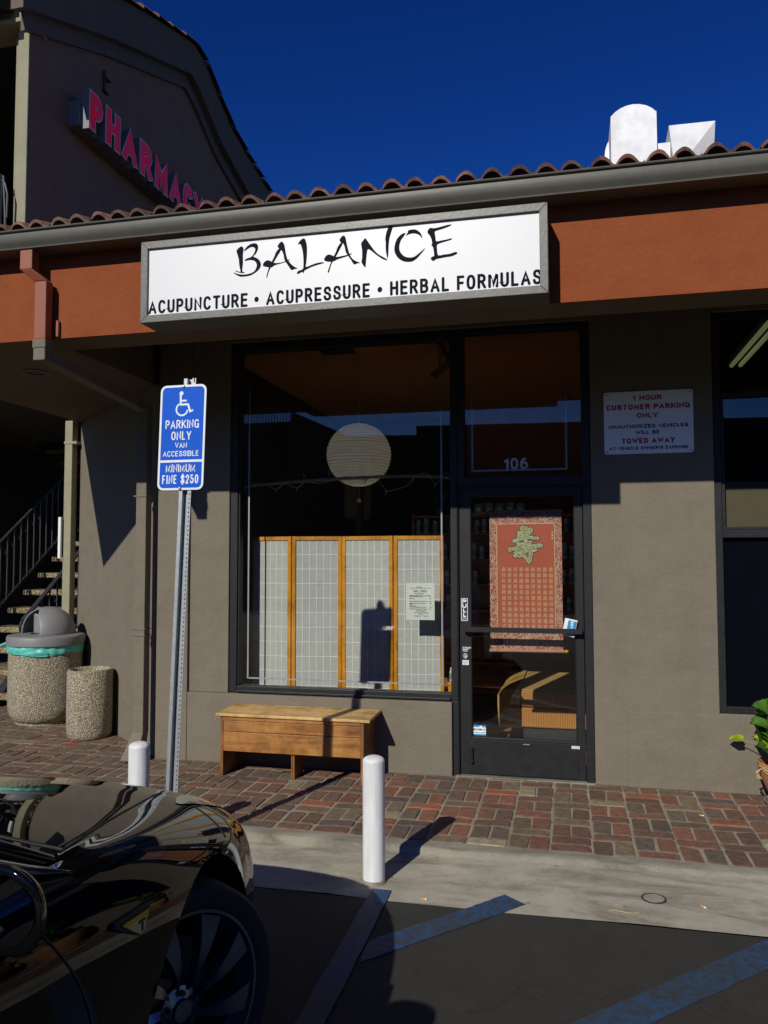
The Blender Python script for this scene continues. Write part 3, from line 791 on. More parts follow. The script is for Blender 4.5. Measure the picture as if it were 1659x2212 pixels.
# ------------------------------------------------------------------ the shop building
shop = thing('shop_building', 'single storey taupe stucco shop unit under a clay tile roof with rust red fascia', 'building', (-1.2, 0, 0))
TOP = 3.45
w = MB()
w.box(-3.26, -2.985, -0.028, 0.22, 0.0, TOP)                      # pilaster
w.box(-2.985, -2.645, 0.0, 0.22, 0.54, TOP)
w.box(-2.985, -0.855, -0.024, 0.22, 0.0, 0.54)                    # wainscot under the window
w.box(-2.645, 0.165, 0.0, 0.22, 3.345, TOP)                       # over the opening
w.box(0.165, 1.0, 0.0, 0.22, 0.0, TOP)
w.box(0.39, 5.0, -0.012, -0.0005, 0.0, 0.528)
w.box(1.0, 5.0, 0.0, 0.22, 0.0, 0.534)
w.box(1.0, 5.0, 0.0, 0.22, 3.34, TOP)
w.box(4.2, 5.0, 0.0, 0.22, 0.534, 3.34)
# splayed wall of the passage
w.hexa([(-3.262, 0.0, 0), (-3.262, 0.30, 0), (-5.03, 1.82, 0), (-5.03, 1.525, 0)], [(-3.262, 0.0, 3.05), (-3.262, 0.30, 3.05), (-5.03, 1.82, 3.05), (-5.03, 1.525, 3.05)])
w.box(-5.03, 5.0, 5.0, 5.2, 0, TOP); w.box(-5.03, -4.85, 1.83, 5.0, 0, TOP); w.box(4.8, 5.0, 0.23, 5.0, 0, TOP)
w.build('wall', M['stucco'], shop, smooth=0, bevel=0.008)

# beam with the rust red street face, taupe underside
b = MB(); b.box(-5.05, 5.2, -1.385, -1.10, 3.05, 3.66); b.build('beam', M['soffit'], shop, smooth=0)
b = MB(); b.box(-5.05, 5.2, -1.404, -1.3865, 3.046, 3.66); b.build('fascia', M['rust'], shop, smooth=0)
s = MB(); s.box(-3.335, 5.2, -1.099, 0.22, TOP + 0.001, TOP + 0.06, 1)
s.box(-5.05, -3.336, -1.099, 1.75, 3.051, TOP + 0.06, 0)
s.build('soffit', [M['soffit'], M['soffit_dark']], shop, smooth=0)
s = MB(); s.box(-5.03, 5.0, 0.22, 5.2, TOP + 0.002, TOP + 0.08); s.build('roof_deck', M['dark_void'], shop, smooth=0)

# barrel tile roof: S-shaped tiles in courses, the eave ends open and ragged
def tile_roof(name, x0, x1, eave, ridge, pitch, parent, m, rise=0.045, course=0.36, thick=0.017):
    mb = MB(); ye, ze = eave; yr, zr = ridge
    L = math.hypot(yr - ye, zr - ze); dy, dz = (yr - ye) / L, (zr - ze) / L
    n_c = int(L / course) + 1; n_t = int((x1 - x0) / pitch)
    q = 10
    for c in range(n_c):
        for t in range(n_t):
            xa = x0 + t * pitch + rng.uniform(-0.009, 0.009)
            s0 = c * course + rng.uniform(-0.02, 0.02); s1 = (c + 1) * course + 0.05
            lift = 0.020 + rng.uniform(-0.006, 0.007); chip = rng.random() < 0.4 and c == 0
            rows = []
            for (s_, up, ext) in ((s0, 0, thick), (s0, 0, 0), (s1, 1, 0), (s1, 1, thick)):
                row = []
                for i in range(q + 1):
                    u_ = i / q
                    if u_ < 0.74: h = rise * math.sin(math.pi * u_ / 0.74) ** 0.75
                    else: h = -0.010 * math.sin(math.pi * (u_ - 0.74) / 0.26)
                    h += (0 if up else lift) + ext
                    ss = s_ + (0.018 * (0.5 + 0.5 * math.sin(9 * u_ + t)) if (chip and up == 0 and ext) else 0)
                    row.append((xa + u_ * pitch * 1.02, ye + dy * ss - dz * h, ze + dz * ss + dy * h))
                rows.append(row)
            mb.grid([rows[1], rows[0], rows[3]], 0)
            if c == 0: mb.grid([rows[2], rows[1]], 0)
    return mb.build(name, m, parent, smooth=50, recalc=False)
tile_roof('roof', -5.15, 5.2, (-1.50, 3.729), (1.6, 4.685), 0.147, shop, M['tile'], rise=0.041, thick=0.020)
s = MB(); s.hexa([(-5.1, -1.40, 3.665), (5.2, -1.40, 3.665), (5.2, 5.2, 3.55), (-5.1, 5.2, 3.55)], [(-5.1, -1.40, 3.70), (5.2, -1.40, 3.70), (5.2, 5.2, 4.6), (-5.1, 5.2, 4.6)])
s.build('roof_slope', M['dark_void'], shop, smooth=0)

# painted gutter: one rolled profile
gp = [(-1.42, 3.600), (-1.545, 3.600), (-1.556, 3.603), (-1.558, 3.611), (-1.546, 3.615), (-1.552, 3.624), (-1.566, 3.640), (-1.573, 3.656), (-1.575, 3.680), (-1.574, 3.698), (-1.566, 3.703), (-1.568, 3.708), (-1.580, 3.709), (-1.584, 3.714), (-1.580, 3.721), (-1.566, 3.721), (-1.560, 3.714), (-1.556, 3.66), (-1.42, 3.655)]
gm = MB(); gm.grid([[(x_, y, z) for y, z in gp] for x_ in (-5.25, -2.2, 0.5, 5.3)], close_v=True)
gm.build('gutter', M['trim'], shop, smooth=28)
# downspout: rust red over the fascia, taupe below
d = MB()
d.box(-3.425, -3.335, -1.545, -1.47, 3.47, 3.61)
d.hexa([(-3.345, -1.505, 3.40), (-3.255, -1.505, 3.40), (-3.255, -1.43, 3.40), (-3.345, -1.43, 3.40)], [(-3.423, -1.543, 3.472), (-3.337, -1.543, 3.472), (-3.337, -1.472, 3.472), (-3.423, -1.472, 3.472)])
d.box(-3.343, -3.257, -1.503, -1.432, 3.02, 3.402)
d.box(-3.235, -3.215, -1.43, -1.4045, 3.05, 3.16)
d.build('upper_downspout', M['rustpaint'], shop, smooth=0, bevel=0.006)
d = MB()
d.box(-3.348, -3.252, -1.508, -1.426, 2.965, 3.021)
d.box(-3.343, -3.257, -1.503, -1.431, 2.885, 2.967)
d.hexa([(-3.345, -1.43, 2.885), (-3.255, -1.43, 2.885), (-3.315, -0.10, 2.795), (-3.405, -0.10, 2.795)], [(-3.345, -1.43, 2.962), (-3.255, -1.43, 2.962), (-3.315, -0.10, 2.872), (-3.405, -0.10, 2.872)])
d.box(-3.408, -3.318, -0.115, -0.025, 0.22, 2.874)
d.hexa([(-3.43, -0.26, 0.03), (-3.29, -0.26, 0.03), (-3.31, -0.10, 0.005), (-3.41, -0.10, 0.005)], [(-3.408, -0.116, 0.222), (-3.318, -0.116, 0.222), (-3.318, -0.024, 0.222), (-3.408, -0.024, 0.222)])
for z in (0.98, 1.03, 2.10): d.box(-3.43, -3.312, -0.121, -0.02, z, z + 0.014)
d.build('lower_downspout', M['stucco'], shop, smooth=0, bevel=0.005)
d = MB(); d.box(-5.165, -5.075, 1.44, 1.535, 0.0, 3.05); d.box(-5.172, -5.02, 1.434, 1.541, 2.80, 2.83)
d.build('corner_downspout', M['cream'], shop, smooth=0, bevel=0.006)
d = MB(); d.box(-5.195, -5.167, 1.40, 1.43, 1.60, 2.03); d.build('edge_placard', M['white_sign'], shop, smooth=0)

# recessed can light in the low soffit
cl = thing('recessed_light', 'round recessed downlight with pale rim in the passage soffit', 'light', (-4.0, -0.6, 3.05))
mb = MB(); mb.lathe([(0.098, 3.05), (0.098, 3.043), (0.078, 3.041), (0.076, 3.05)], (-4.0, -0.6, 0), 40); mb.build('rim', M['trim'], cl, smooth=60)
mb = MB(); mb.lathe([(0.0766, 3.049), (0.070, 3.0495), (0.001, 3.0495)], (-4.0, -0.6, -0.002), 40); mb.build('reflector', M['iron'], cl, smooth=60)

# --- window, door, transom
def frame(mb, x0, x1, z0, z1, l, r, t, bt, y0=0.015, y1=0.115, mi=0):
    mb.box(x0, x0 + l, y0, y1, z0, z1, mi); mb.box(x1 - r, x1, y0, y1, z0, z1, mi)
    mb.box(x0 + l, x1 - r, y0 + 0.001, y1 - 0.001, z1 - t, z1 - 0.0005, mi); mb.box(x0 + l, x1 - r, y0 + 0.001, y1 - 0.001, z0 + 0.0005, z0 + bt, mi)
def pane(name, x0, x1, z0, z1, y, m, parent):
    return MB().quad((x0, y, z0), (x1, y, z0), (x1, y, z1), (x0, y, z1)).build(name, m, parent, smooth=0, recalc=False)
f = MB(); frame(f, -2.643, -0.812, 0.547, 3.343, 0.062, 0.052, 0.07, 0.05)
f.box(-2.575, -0.87, -0.004, 0.014, 0.548, 0.566); f.box(-2.58, -2.566, 0.03, 0.10, 0.60, 3.27)
win = f.build('display_window', M['black_metal'], shop, smooth=0, bevel=0.004)
pane('pane', -2.58, -0.865, 0.597, 3.273, 0.062, M['glass'], win)
a = MB()
for xa in (-2.505, -0.938): a.box(xa - 0.006, xa + 0.006, 0.064, 0.0645, 0.65, 3.0)
a.box(-2.497, -0.946, 0.064, 0.0645, 0.648, 0.660)
a.build('alarm_tape', M['tape'], win, smooth=0)
f = MB(); frame(f, -0.808, 0.163, 2.145, 3.343, 0.05, 0.062, 0.04, 0.07)
tr = f.build('transom', M['black_metal'], shop, smooth=0, bevel=0.004)
pane('pane', -0.76, 0.102, 2.214, 3.304, 0.062, M['glass'], tr)
a = MB()
for xa in (-0.70, -0.006): a.box(xa - 0.006, xa + 0.006, 0.064, 0.0645, 2.262, 2.86)
a.box(-0.694, -0.012, 0.064, 0.0645, 2.256, 2.268)
a.build('alarm_tape', M['tape'], tr, smooth=0)
put = MB(); put_text(put, '106', (-0.462, -0.284, 2.266, 2.352), (0, 0.058, 0), *FRONT, 0.004, 0.20)
put.build('house_number', M['sticker_grey'], tr, smooth=0)
f = MB(); f.box(-0.808, -0.802, 0.0, 0.115, 0.0, 2.144); f.box(0.105, 0.163, 0.0, 0.115, 0.0, 2.144); f.box(-0.802, 0.105, 0.016, 0.114, 2.132, 2.144); f.box(-0.85, -0.8085, 0.005, 0.117, 0.0, 0.546)
f.build('door_frame', M['black_metal'], shop, smooth=0, bevel=0.003)
f = MB(); f.box(-0.83, 0.165, -0.02, 0.16, -0.004, 0.012); f.build('threshold', M['curb'], shop, smooth=0)

dl = MB(); DX0, DX1 = -0.798, 0.101
dl.box(DX0, -0.715, 0.022, 0.066, 0.016, 2.128); dl.box(0.043, DX1, 0.022, 0.066, 0.016, 2.128)
dl.box(-0.715, 0.043, 0.0225, 0.0655, 2.06, 2.1275); dl.box(-0.715, 0.043, 0.0225, 0.0655, 0.0165, 0.288)
dl.box(-0.715, -0.709, 0.018, 0.03, 0.289, 2.059); dl.box(0.037, 0.043, 0.018, 0.03, 0.289, 2.059)
door = dl.build('door', M['black_metal'], shop, smooth=0, bevel=0.004)
pane('pane', -0.717, 0.045, 0.285, 2.063, 0.045, M['glass'], door)
k = MB(); k.box(-0.735, 0.045, 0.017, 0.0222, 0.024, 0.268); k.build('kick_plate', M['black_paint'], door, smooth=0, bevel=0.002)
k = MB(); k.box(-0.757, 0.088, -0.043, -0.019, 1.062, 1.098); k.box(-0.757, 0.088, -0.0445, -0.0435, 1.066, 1.070)
k.box(0.055, 0.088, -0.02, 0.0225, 1.066, 1.094)
k.hexa([(-0.757, -0.02, 1.07), (-0.70, -0.02, 1.07), (-0.70, 0.022, 1.03), (-0.757, 0.022, 1.03)], [(-0.757, -0.02, 1.096), (-0.70, -0.02, 1.096), (-0.70, 0.022, 1.096), (-0.757, 0.022, 1.096)])
k.build('push_bar', M['black_metal'], door, smooth=0, bevel=0.004)
k = MB(); rotm = Matrix.Rotation(R(90), 4, 'X')
k.lathe([(0.0005, 0.010), (0.013, 0.012), (0.016, 0.010), (0.0185, 0.012), (0.021, 0.006), (0.021, 0.0)], (-0.757, 0.022, 0.880), 28, mat=rotm)
k.box(-0.7585, -0.7555, 0.0085, 0.0095, 0.874, 0.884)
k.build('lock_cylinder', M['galv'], door, smooth=40)
st = MB(); st.box(-0.787, -0.738, 0.0205, 0.0215, 1.138, 1.306, 0)
ring(st, round_rect(-0.787, -0.738, 1.138, 1.306, 0.003), round_rect(-0.783, -0.742, 1.142, 1.302, 0.002), (0, 0.0205, 0), *FRONT, 0, 0.001, 1)
for i, ch in enumerate('PULL'): put_text(st, ch, (-0.779 + (0.006 if ch == 'L' else 0), -0.747, 1.268 - i * 0.0335, 1.297 - i * 0.0335), (0, 0.0205, 0), *FRONT, 0.001, 0.27, mi=1)
st.prism([(0.0045 * math.cos(t_ / 12 * 6.283), 0.0045 * math.sin(t_ / 12 * 6.283)) for t_ in range(12)], (-0.767, 0.0205, 1.287), *FRONT, 0, 0.0016, 2)
for i in range(3): st.box(-0.779, -0.746, 0.0195, 0.0205, 1.148 + i * 0.006, 1.151 + i * 0.006, 3)
st.build('pull_sticker', [M['ink_black'], M['flyer_white'], M['lime'], M['sticker_grey']], door, smooth=0)
def sticker(name, x0, x1, z0, z1, back, lines, ink, y=0.0215, weight=0.18):
    s_ = MB(); s_.box(x0, x1, y - 0.001, y, z0, z1, 0)
    for body, box in lines: put_text(s_, body, box, (0, y - 0.001, 0), *FRONT, 0.0006, weight, 2, 1)
    return s_.build(name, [back, ink], door, smooth=0)
sticker('lock_sticker', -0.781, -0.732, 0.908, 0.948, M['ink_black'], [('ACE SPECIALTIES', (-0.779, -0.735, 0.934, 0.946)), ('LOCK SERVICE', (-0.779, -0.735, 0.922, 0.931)), ('DOORS', (-0.776, -0.742, 0.911, 0.919))], M['flyer_white'])
sticker('service_sticker', -0.780, -0.733, 0.813, 0.848, M['flyer_white'], [('GLASS', (-0.776, -0.74, 0.836, 0.844)), ('DOOR SERVICE', (-0.777, -0.737, 0.826, 0.832)), ('REPAIR', (-0.77, -0.745, 0.817, 0.823))], M['ink_black'], weight=0.15)
s_ = MB(); s_.box(-0.709, -0.613, 0.043, 0.044, 0.296, 0.372, 0)
s_.box(-0.709, -0.613, 0.0425, 0.043, 0.306, 0.356, 1)
s_.prism([(0.012 * math.cos(t_ / 12 * 3.1416), 0.010 * math.sin(t_ / 12 * 3.1416)) for t_ in range(13)], (-0.65, 0.043, 0.3555), *FRONT, 0, 0.0005, 1)
put_text(s_, 'SECURITY', (-0.705, -0.617, 0.331, 0.346), (0, 0.0425, 0), *FRONT, 0.0006, 0.24, 2, 2)
put_text(s_, '1-800-941-5300', (-0.703, -0.619, 0.312, 0.321), (0, 0.0425, 0), *FRONT, 0.0006, 0.2, 2, 2)
s_.build('security_sticker', [M['flyer_blue'], M['flyer_white'], M['ink_black']], door, smooth=0)
sticker('maker_plate', -0.345, -0.292, 0.243, 0.261, M['ink_black'], [('MANUFACTURING', (-0.341, -0.296, 0.250, 0.257))], M['sticker_grey'], y=0.0168)
sticker('phone_sticker', 0.002, 0.058, 0.240, 0.260, M['flyer_white'], [('GLASS DOORS', (0.006, 0.054, 0.252, 0.257)), ('1-800-896-2907', (0.008, 0.052, 0.243, 0.248))], M['ink_black'], y=0.0165, weight=0.15)
k = MB(); k.box(-0.722, -0.702, 0.008, 0.0172, 0.10, 0.205); k.tube([(-0.712, 0.004, 0.115), (-0.712, 0.0, 0.16), (-0.712, 0.004, 0.20)], 0.008, 10); k.ball((-0.712, 0.002, 0.112), 0.014, 8); k.ball((-0.712, 0.002, 0.203), 0.012, 8)
k.build('foot_bolt', M['black_paint'], door, smooth=40)

# neighbour's window at the right edge
f = MB(); frame(f, 1.002, 4.198, 0.536, 3.338, 0.048, 0.05, 0.05, 0.045)
f.box(1.05, 4.148, 0.018, 0.112, 1.745, 1.80); f.box(1.05, 4.148, 0.018, 0.112, 2.735, 2.768)
f.box(1.052, 1.075, 0.03, 0.10, 1.80, 2.735); f.box(1.05, 4.148, 0.025, 0.105, 1.80, 1.822)
nwin = f.build('neighbour_window', M['black_metal'], shop, smooth=0, bevel=0.004)
for i_, (z0, z1) in enumerate(((1.82, 2.736), (2.767, 3.289))): pane('pane', 1.048, 4.15, z0, z1, 0.066, M['glass'], nwin)
f = MB(); f.box(1.051, 4.15, 0.06, 0.072, 0.582, 1.744); f.build('lower_panel', M['navy_panel'], nwin, smooth=0)
f = MB(); f.box(1.077, 4.15, 0.086, 0.098, 1.823, 2.14); f.build('tan_board', M['board'], nwin, smooth=0)

# --- interior shell
RX0, RX1, RY = -2.96, 0.50, 4.2
i_ = MB()
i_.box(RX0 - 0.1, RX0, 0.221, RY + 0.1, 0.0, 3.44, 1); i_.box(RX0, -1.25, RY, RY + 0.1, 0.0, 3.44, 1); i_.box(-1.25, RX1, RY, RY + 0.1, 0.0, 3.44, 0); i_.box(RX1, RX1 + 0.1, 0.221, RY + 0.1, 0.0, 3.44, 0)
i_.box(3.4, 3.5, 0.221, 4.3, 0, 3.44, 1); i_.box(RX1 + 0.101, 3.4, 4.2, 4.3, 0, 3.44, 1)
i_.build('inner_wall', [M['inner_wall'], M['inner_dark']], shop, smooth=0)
i_ = MB(); i_.box(RX0, RX1, 0.221, RY, 3.40, 3.445, 0); i_.box(RX1 + 0.1, 3.4, 0.221, 4.2, 3.42, 3.445, 1); i_.build('inner_ceiling', [M['ceiling'], M['dark_void']], shop, smooth=0)
i_ = MB(); i_.box(RX0, RX1, 0.221, RY, -0.001, 0.010, 0); i_.box(RX1 + 0.1, 3.4, 0.221, 4.2, -0.001, 0.01, 0); i_.build('inner_floor', M['inner_floor'], shop, smooth=0)

# ------------------------------------------------------------------ roof ducts
rd = thing('roof_duct', 'shiny white galvanised duct hood with rounded top above the tile eave', 'duct', (0.53, 0.6, 4.2))
mb = MB(); pts = [(0.362, 4.1), (0.700, 4.1), (0.700, 5.02)]
for t_ in range(9): a_ = R(35 + 110 * t_ / 8); pts.append((0.531 + 0.205 * math.cos(a_), 4.905 + 0.185 * math.sin(a_)))
pts.append((0.362, 4.98)); mb.prism(pts, (0, 0.3, 0), *FRONT, 0, -0.45)
mb.build('hood', M['galv_bright'], rd, smooth=25, bevel=0.004)
mb = MB(); pts = [(0.535 + 0.205 * math.cos(t_ / 28 * 6.283), 4.86 + 0.215 * math.sin(t_ / 28 * 6.283)) for t_ in range(28)]
mb.prism(pts, (0, 0.60, 0), *FRONT, 0, -0.3); mb.box(0.335, 0.735, 0.765, 0.89, 4.0, 4.85); mb.build('rear_elbow', M['galv_bright'], rd, smooth=25)
rd = thing('roof_vent', 'angular white galvanised vent box beside the rounded duct hood', 'vent', (0.93, 0.6, 4.2))
mb = MB(); V = [(0.787, 0.3, 4.888), (1.118, 0.3, 4.884), (1.112, 0.44, 4.45), (0.83, 0.30, 4.52), (0.80, 0.8, 4.888), (1.118, 0.8, 4.884), (1.112, 0.8, 4.45), (0.83, 0.8, 4.45)]
mb.add(V, [(0, 1, 3), (1, 2, 3), (0, 1, 5, 4), (1, 2, 6, 5), (0, 3, 7, 4), (3, 2, 6, 7), (4, 5, 6, 7)])
mb.build('box', M['galv_bright'], rd, smooth=0)
mb = MB(); mb.prism([(0.702, 4.778), (0.80, 4.778), (0.80, 4.3), (0.785, 4.3), (0.735, 4.62)], (0, 0.34, 0), *FRONT, 0, -0.3); mb.build('throat', M['galv_bright'], rd, smooth=0)

# ------------------------------------------------------------------ business sign
SX0, SX1, SZ0, SZ1, SY = -2.513, -0.0853, 3.036, 3.536, -1.625
sg = thing('business_sign', 'long white box sign in a grey metal frame with brushed black lettering on the fascia', 'sign', (-1.3, -1.5, 3.04))
mb = MB(); bw = 0.045
for (x0, x1, z0, z1) in ((SX0, SX1, SZ0, SZ0 + bw), (SX0, SX1, SZ1 - bw, SZ1)):
    mb.prism([(x0, z0), (x1, z0), (x1 - (bw if z0 == SZ0 else 0), z1), (x0 + (bw if z0 == SZ0 else 0), z1)] if z0 == SZ0 else [(x0 + bw, z0), (x1 - bw, z0), (x1, z1), (x0, z1)], (0, SY, 0), *FRONT, 0, -0.22)
mb.prism([(SX0, SZ0), (SX0 + bw, SZ0 + bw), (SX0 + bw, SZ1 - bw), (SX0, SZ1)], (0, SY, 0), *FRONT, -0.0006, -0.22)
mb.prism([(SX1, SZ0), (SX1, SZ1), (SX1 - bw, SZ1 - bw), (SX1 - bw, SZ0 + bw)], (0, SY, 0), *FRONT, -0.0006, -0.22)
mb.build('frame', M['signframe'], sg, smooth=0, bevel=0.003)
mb = MB(); mb.box(SX0 + 0.01, SX1 - 0.01, SY + 0.016, SY + 0.20, SZ0 + 0.01, SZ1 - 0.01); mb.build('face', M['white'], sg, smooth=0)
BAL = [('B',[(-1895,3432),(-1885,3446),(-1865,3458),(-1852,3449),(-1850,3437),(-1854,3405),(-1853,3357),(-1857,3321),(-1855,3303),(-1843,3299),(-1846,3294),(-1866,3298),(-1889,3304),(-1900,3311),(-1898,3314),(-1884,3308),(-1868,3305),(-1873,3328),(-1878,3359),(-1880,3383),(-1888,3408)]),('B',[(-1847,3426),(-1842,3438),(-1824,3456),(-1802,3467),(-1780,3469),(-1764,3461),(-1758,3445),(-1761,3426),(-1773,3403),(-1789,3390),(-1767,3379),(-1749,3363),(-1740,3341),(-1744,3320),(-1760,3301),(-1785,3286),(-1810,3276),(-1841,3274),(-1869,3275),(-1895,3288),(-1913,3302),(-1909,3303),(-1889,3294),(-1860,3287),(-1829,3286),(-1800,3291),(-1779,3302),(-1768,3322),(-1766,3340),(-1776,3359),(-1798,3369),(-1820,3370),(-1839,3367),(-1842,3372),(-1829,3381),(-1807,3386),(-1792,3396),(-1781,3413),(-1776,3431),(-1783,3443),(-1799,3448),(-1817,3442),(-1833,3433)]),('A',[(-1636,3439),(-1627,3453),(-1613,3463),(-1601,3455),(-1593,3435),(-1587,3399),(-1578,3362),(-1559,3331),(-1535,3308),(-1513,3294),(-1531,3293),(-1550,3288),(-1565,3308),(-1584,3336),(-1594,3355),(-1599,3382),(-1609,3407),(-1621,3417),(-1635,3432)]),('A',[(-1624,3426),(-1615,3413),(-1633,3385),(-1655,3351),(-1673,3323),(-1691,3289),(-1700,3256),(-1705,3259),(-1698,3290),(-1688,3319),(-1673,3347),(-1655,3381),(-1646,3404)]),('A',[(-1727,3328),(-1723,3345),(-1704,3359),(-1683,3355),(-1661,3341),(-1630,3337),(-1599,3341),(-1572,3347),(-1565,3354),(-1562,3352),(-1568,3344),(-1593,3337),(-1624,3331),(-1654,3325),(-1673,3314),(-1692,3316),(-1713,3322)]),('L',[(-1512,3436),(-1499,3457),(-1477,3470),(-1465,3459),(-1456,3422),(-1456,3369),(-1460,3323),(-1462,3299),(-1428,3308),(-1392,3317),(-1359,3318),(-1352,3313),(-1392,3305),(-1428,3296),(-1458,3284),(-1471,3277),(-1477,3262),(-1484,3272),(-1498,3266),(-1513,3261),(-1516,3269),(-1507,3280),(-1483,3286),(-1477,3301),(-1477,3348),(-1482,3395),(-1492,3429),(-1499,3439)]),('A',[(-1259,3437),(-1252,3452),(-1236,3464),(-1224,3453),(-1218,3424),(-1210,3388),(-1198,3349),(-1181,3322),(-1157,3305),(-1136,3295),(-1154,3294),(-1173,3289),(-1189,3314),(-1207,3342),(-1222,3366),(-1228,3396),(-1237,3417),(-1252,3427)]),('A',[(-1248,3426),(-1240,3416),(-1255,3389),(-1275,3353),(-1296,3323),(-1311,3292),(-1322,3256),(-1330,3259),(-1317,3296),(-1302,3332),(-1281,3371),(-1270,3400)]),('A',[(-1351,3328),(-1345,3348),(-1326,3361),(-1302,3353),(-1278,3342),(-1243,3345),(-1210,3349),(-1194,3354),(-1186,3355),(-1188,3351),(-1207,3342),(-1237,3335),(-1272,3327),(-1296,3317),(-1326,3318)]),('N',[(-1131,3406),(-1122,3420),(-1107,3436),(-1097,3425),(-1075,3392),(-1055,3363),(-1030,3336),(-1001,3317),(-977,3300),(-980,3296),(-1006,3307),(-1040,3332),(-1070,3359),(-1089,3371),(-1095,3359),(-1100,3321),(-1105,3268),(-1110,3269),(-1128,3296),(-1125,3323),(-1125,3367),(-1129,3392)]),('N',[(-989,3418),(-985,3447),(-976,3475),(-959,3497),(-946,3497),(-945,3487),(-954,3458),(-964,3425),(-969,3387),(-971,3343),(-974,3308),(-977,3310),(-984,3339),(-987,3374),(-986,3398)]),('C',[(-871,3445),(-875,3437),(-882,3425),(-898,3405),(-907,3376),(-906,3347),(-893,3324),(-874,3308),(-850,3301),(-826,3302),(-807,3312),(-787,3327),(-762,3346),(-764,3339),(-783,3317),(-807,3292),(-831,3278),(-855,3276),(-884,3282),(-913,3302),(-930,3327),(-937,3357),(-932,3388),(-920,3416),(-900,3436),(-883,3444)]),('C',[(-870,3429),(-859,3445),(-857,3456),(-845,3460),(-820,3460),(-801,3451),(-784,3433),(-776,3410),(-778,3405),(-789,3421),(-806,3432),(-825,3437),(-847,3436)]),('E',[(-746,3439),(-741,3452),(-729,3460),(-713,3456),(-691,3457),(-663,3462),(-634,3467),(-613,3468),(-611,3464),(-629,3456),(-663,3447),(-691,3441),(-705,3435),(-701,3405),(-697,3380),(-668,3382),(-639,3385),(-611,3389),(-608,3385),(-620,3379),(-654,3372),(-682,3365),(-693,3357),(-692,3328),(-686,3299),(-654,3301),(-621,3302),(-590,3310),(-577,3303),(-588,3295),(-612,3287),(-645,3285),(-678,3281),(-699,3278),(-712,3269),(-725,3277),(-728,3288),(-716,3296),(-709,3298),(-711,3325),(-716,3350),(-725,3360),(-720,3371),(-725,3398),(-734,3418),(-744,3429)])]
letters = []
for n_, pts in BAL:
    if not letters or letters[-1][0] != n_ or n_ in 'L': letters.append((n_, []))
    letters[-1][1].append(pts)
mb = MB(); lay_k = 0
for n_, polys in letters:
    for pts in polys:
        lay_k += 1
        k_ = len(pts); pr = []
        for i in range(k_):                                        # a light Catmull-Rom so that strokes run smoothly
            p0, p1, p2, p3 = (np.array(pts[(i + d_) % k_], float) / 1000 for d_ in (-1, 0, 1, 2))
            for t_ in (0.0, 0.5):
                pr.append(0.5 * ((2 * p1) + (p2 - p0) * t_ + (2 * p0 - 5 * p1 + 4 * p2 - p3) * t_ ** 2 + (3 * p1 - p0 - 3 * p2 + p3) * t_ ** 3))
        mb.prism([tuple(p) for p in pr], (0, SY + 0.016, 0), *FRONT, -0.002, 0.0008 + 0.0002 * (lay_k % 4))
mb.build('brush_lettering', M['ink'], sg, smooth=0)
pl = ((0, SY + 0.016, 0), *FRONT)
for body, x0, x1 in (('ACUPUNCTURE', -2.466, -1.821), ('ACUPRESSURE', -1.706, -1.079), ('HERBAL FORMULAS', -0.962, -0.122)):
    put_text(MB(), body, (x0, x1, 3.091, 3.174), *pl, 0.001, 0.185, rnd=True).build('services_word', M['ink'], sg, smooth=0)
for x0 in (-1.766, -1.021): MB().prism([(x0 + 0.014 * math.cos(t_ / 16 * 6.283), 3.131 + 0.016 * math.sin(t_ / 16 * 6.283)) for t_ in range(16)], *pl, 0, 0.001).build('round_dot', M['ink'], sg, smooth=0)

# ------------------------------------------------------------------ tow-away notice on the right wall
nt_ = thing('parking_notice', 'white notice with red and black customer parking lettering screwed to the shaded wall', 'sign', (0.565, -0.005, 2.35))
mb = MB(); mb.prism(round_rect(0.262, 0.870, 2.349, 2.799, 0.02), (0, -0.002, 0), *FRONT, 0, 0.004); mb.build('plate', M['notice_white'], nt_, smooth=0)
pl = ((0, -0.006, 0), *FRONT)
def nz(v): return 2.799 - v * 0.45
for body, x0, x1, z0, z1 in (('1 HOUR', 0.464, 0.660, nz(0.148), nz(0.068)), ('CUSTOMER PARKING', 0.279, 0.848, nz(0.292), nz(0.206)), ('ONLY', 0.489, 0.634, nz(0.428), nz(0.350)), ('TOWED AWAY', 0.382, 0.745, nz(0.835), nz(0.750))):
    put_text(MB(), body, (x0, x1, z0, z1), *pl, 0.0008, 0.265).build('red_lettering', M['ink_red'], nt_, smooth=0)
for body, x0, x1, z0, z1 in (('UNAUTHORIZED VEHICLES', 0.294, 0.836, nz(0.590), nz(0.532)), ('WILL BE', 0.480, 0.643, nz(0.690), nz(0.632)), ("AT VEHICLE OWNER'S EXPENSE", 0.296, 0.834, nz(0.935), nz(0.885))):
    put_text(MB(), body, (x0, x1, z0, z1), *pl, 0.0008, 0.255).build('black_lettering', M['ink_black'], nt_, smooth=0)
for x0, z0 in ((0.28, 2.782), (0.852, 2.782), (0.28, 2.366), (0.852, 2.366)):
    MB().lathe([(0.0001, 0.0025), (0.004, 0.002), (0.0055, 0)], (x0, -0.006, z0), 12, mat=rotm).build('screw', M['iron'], nt_, smooth=40)

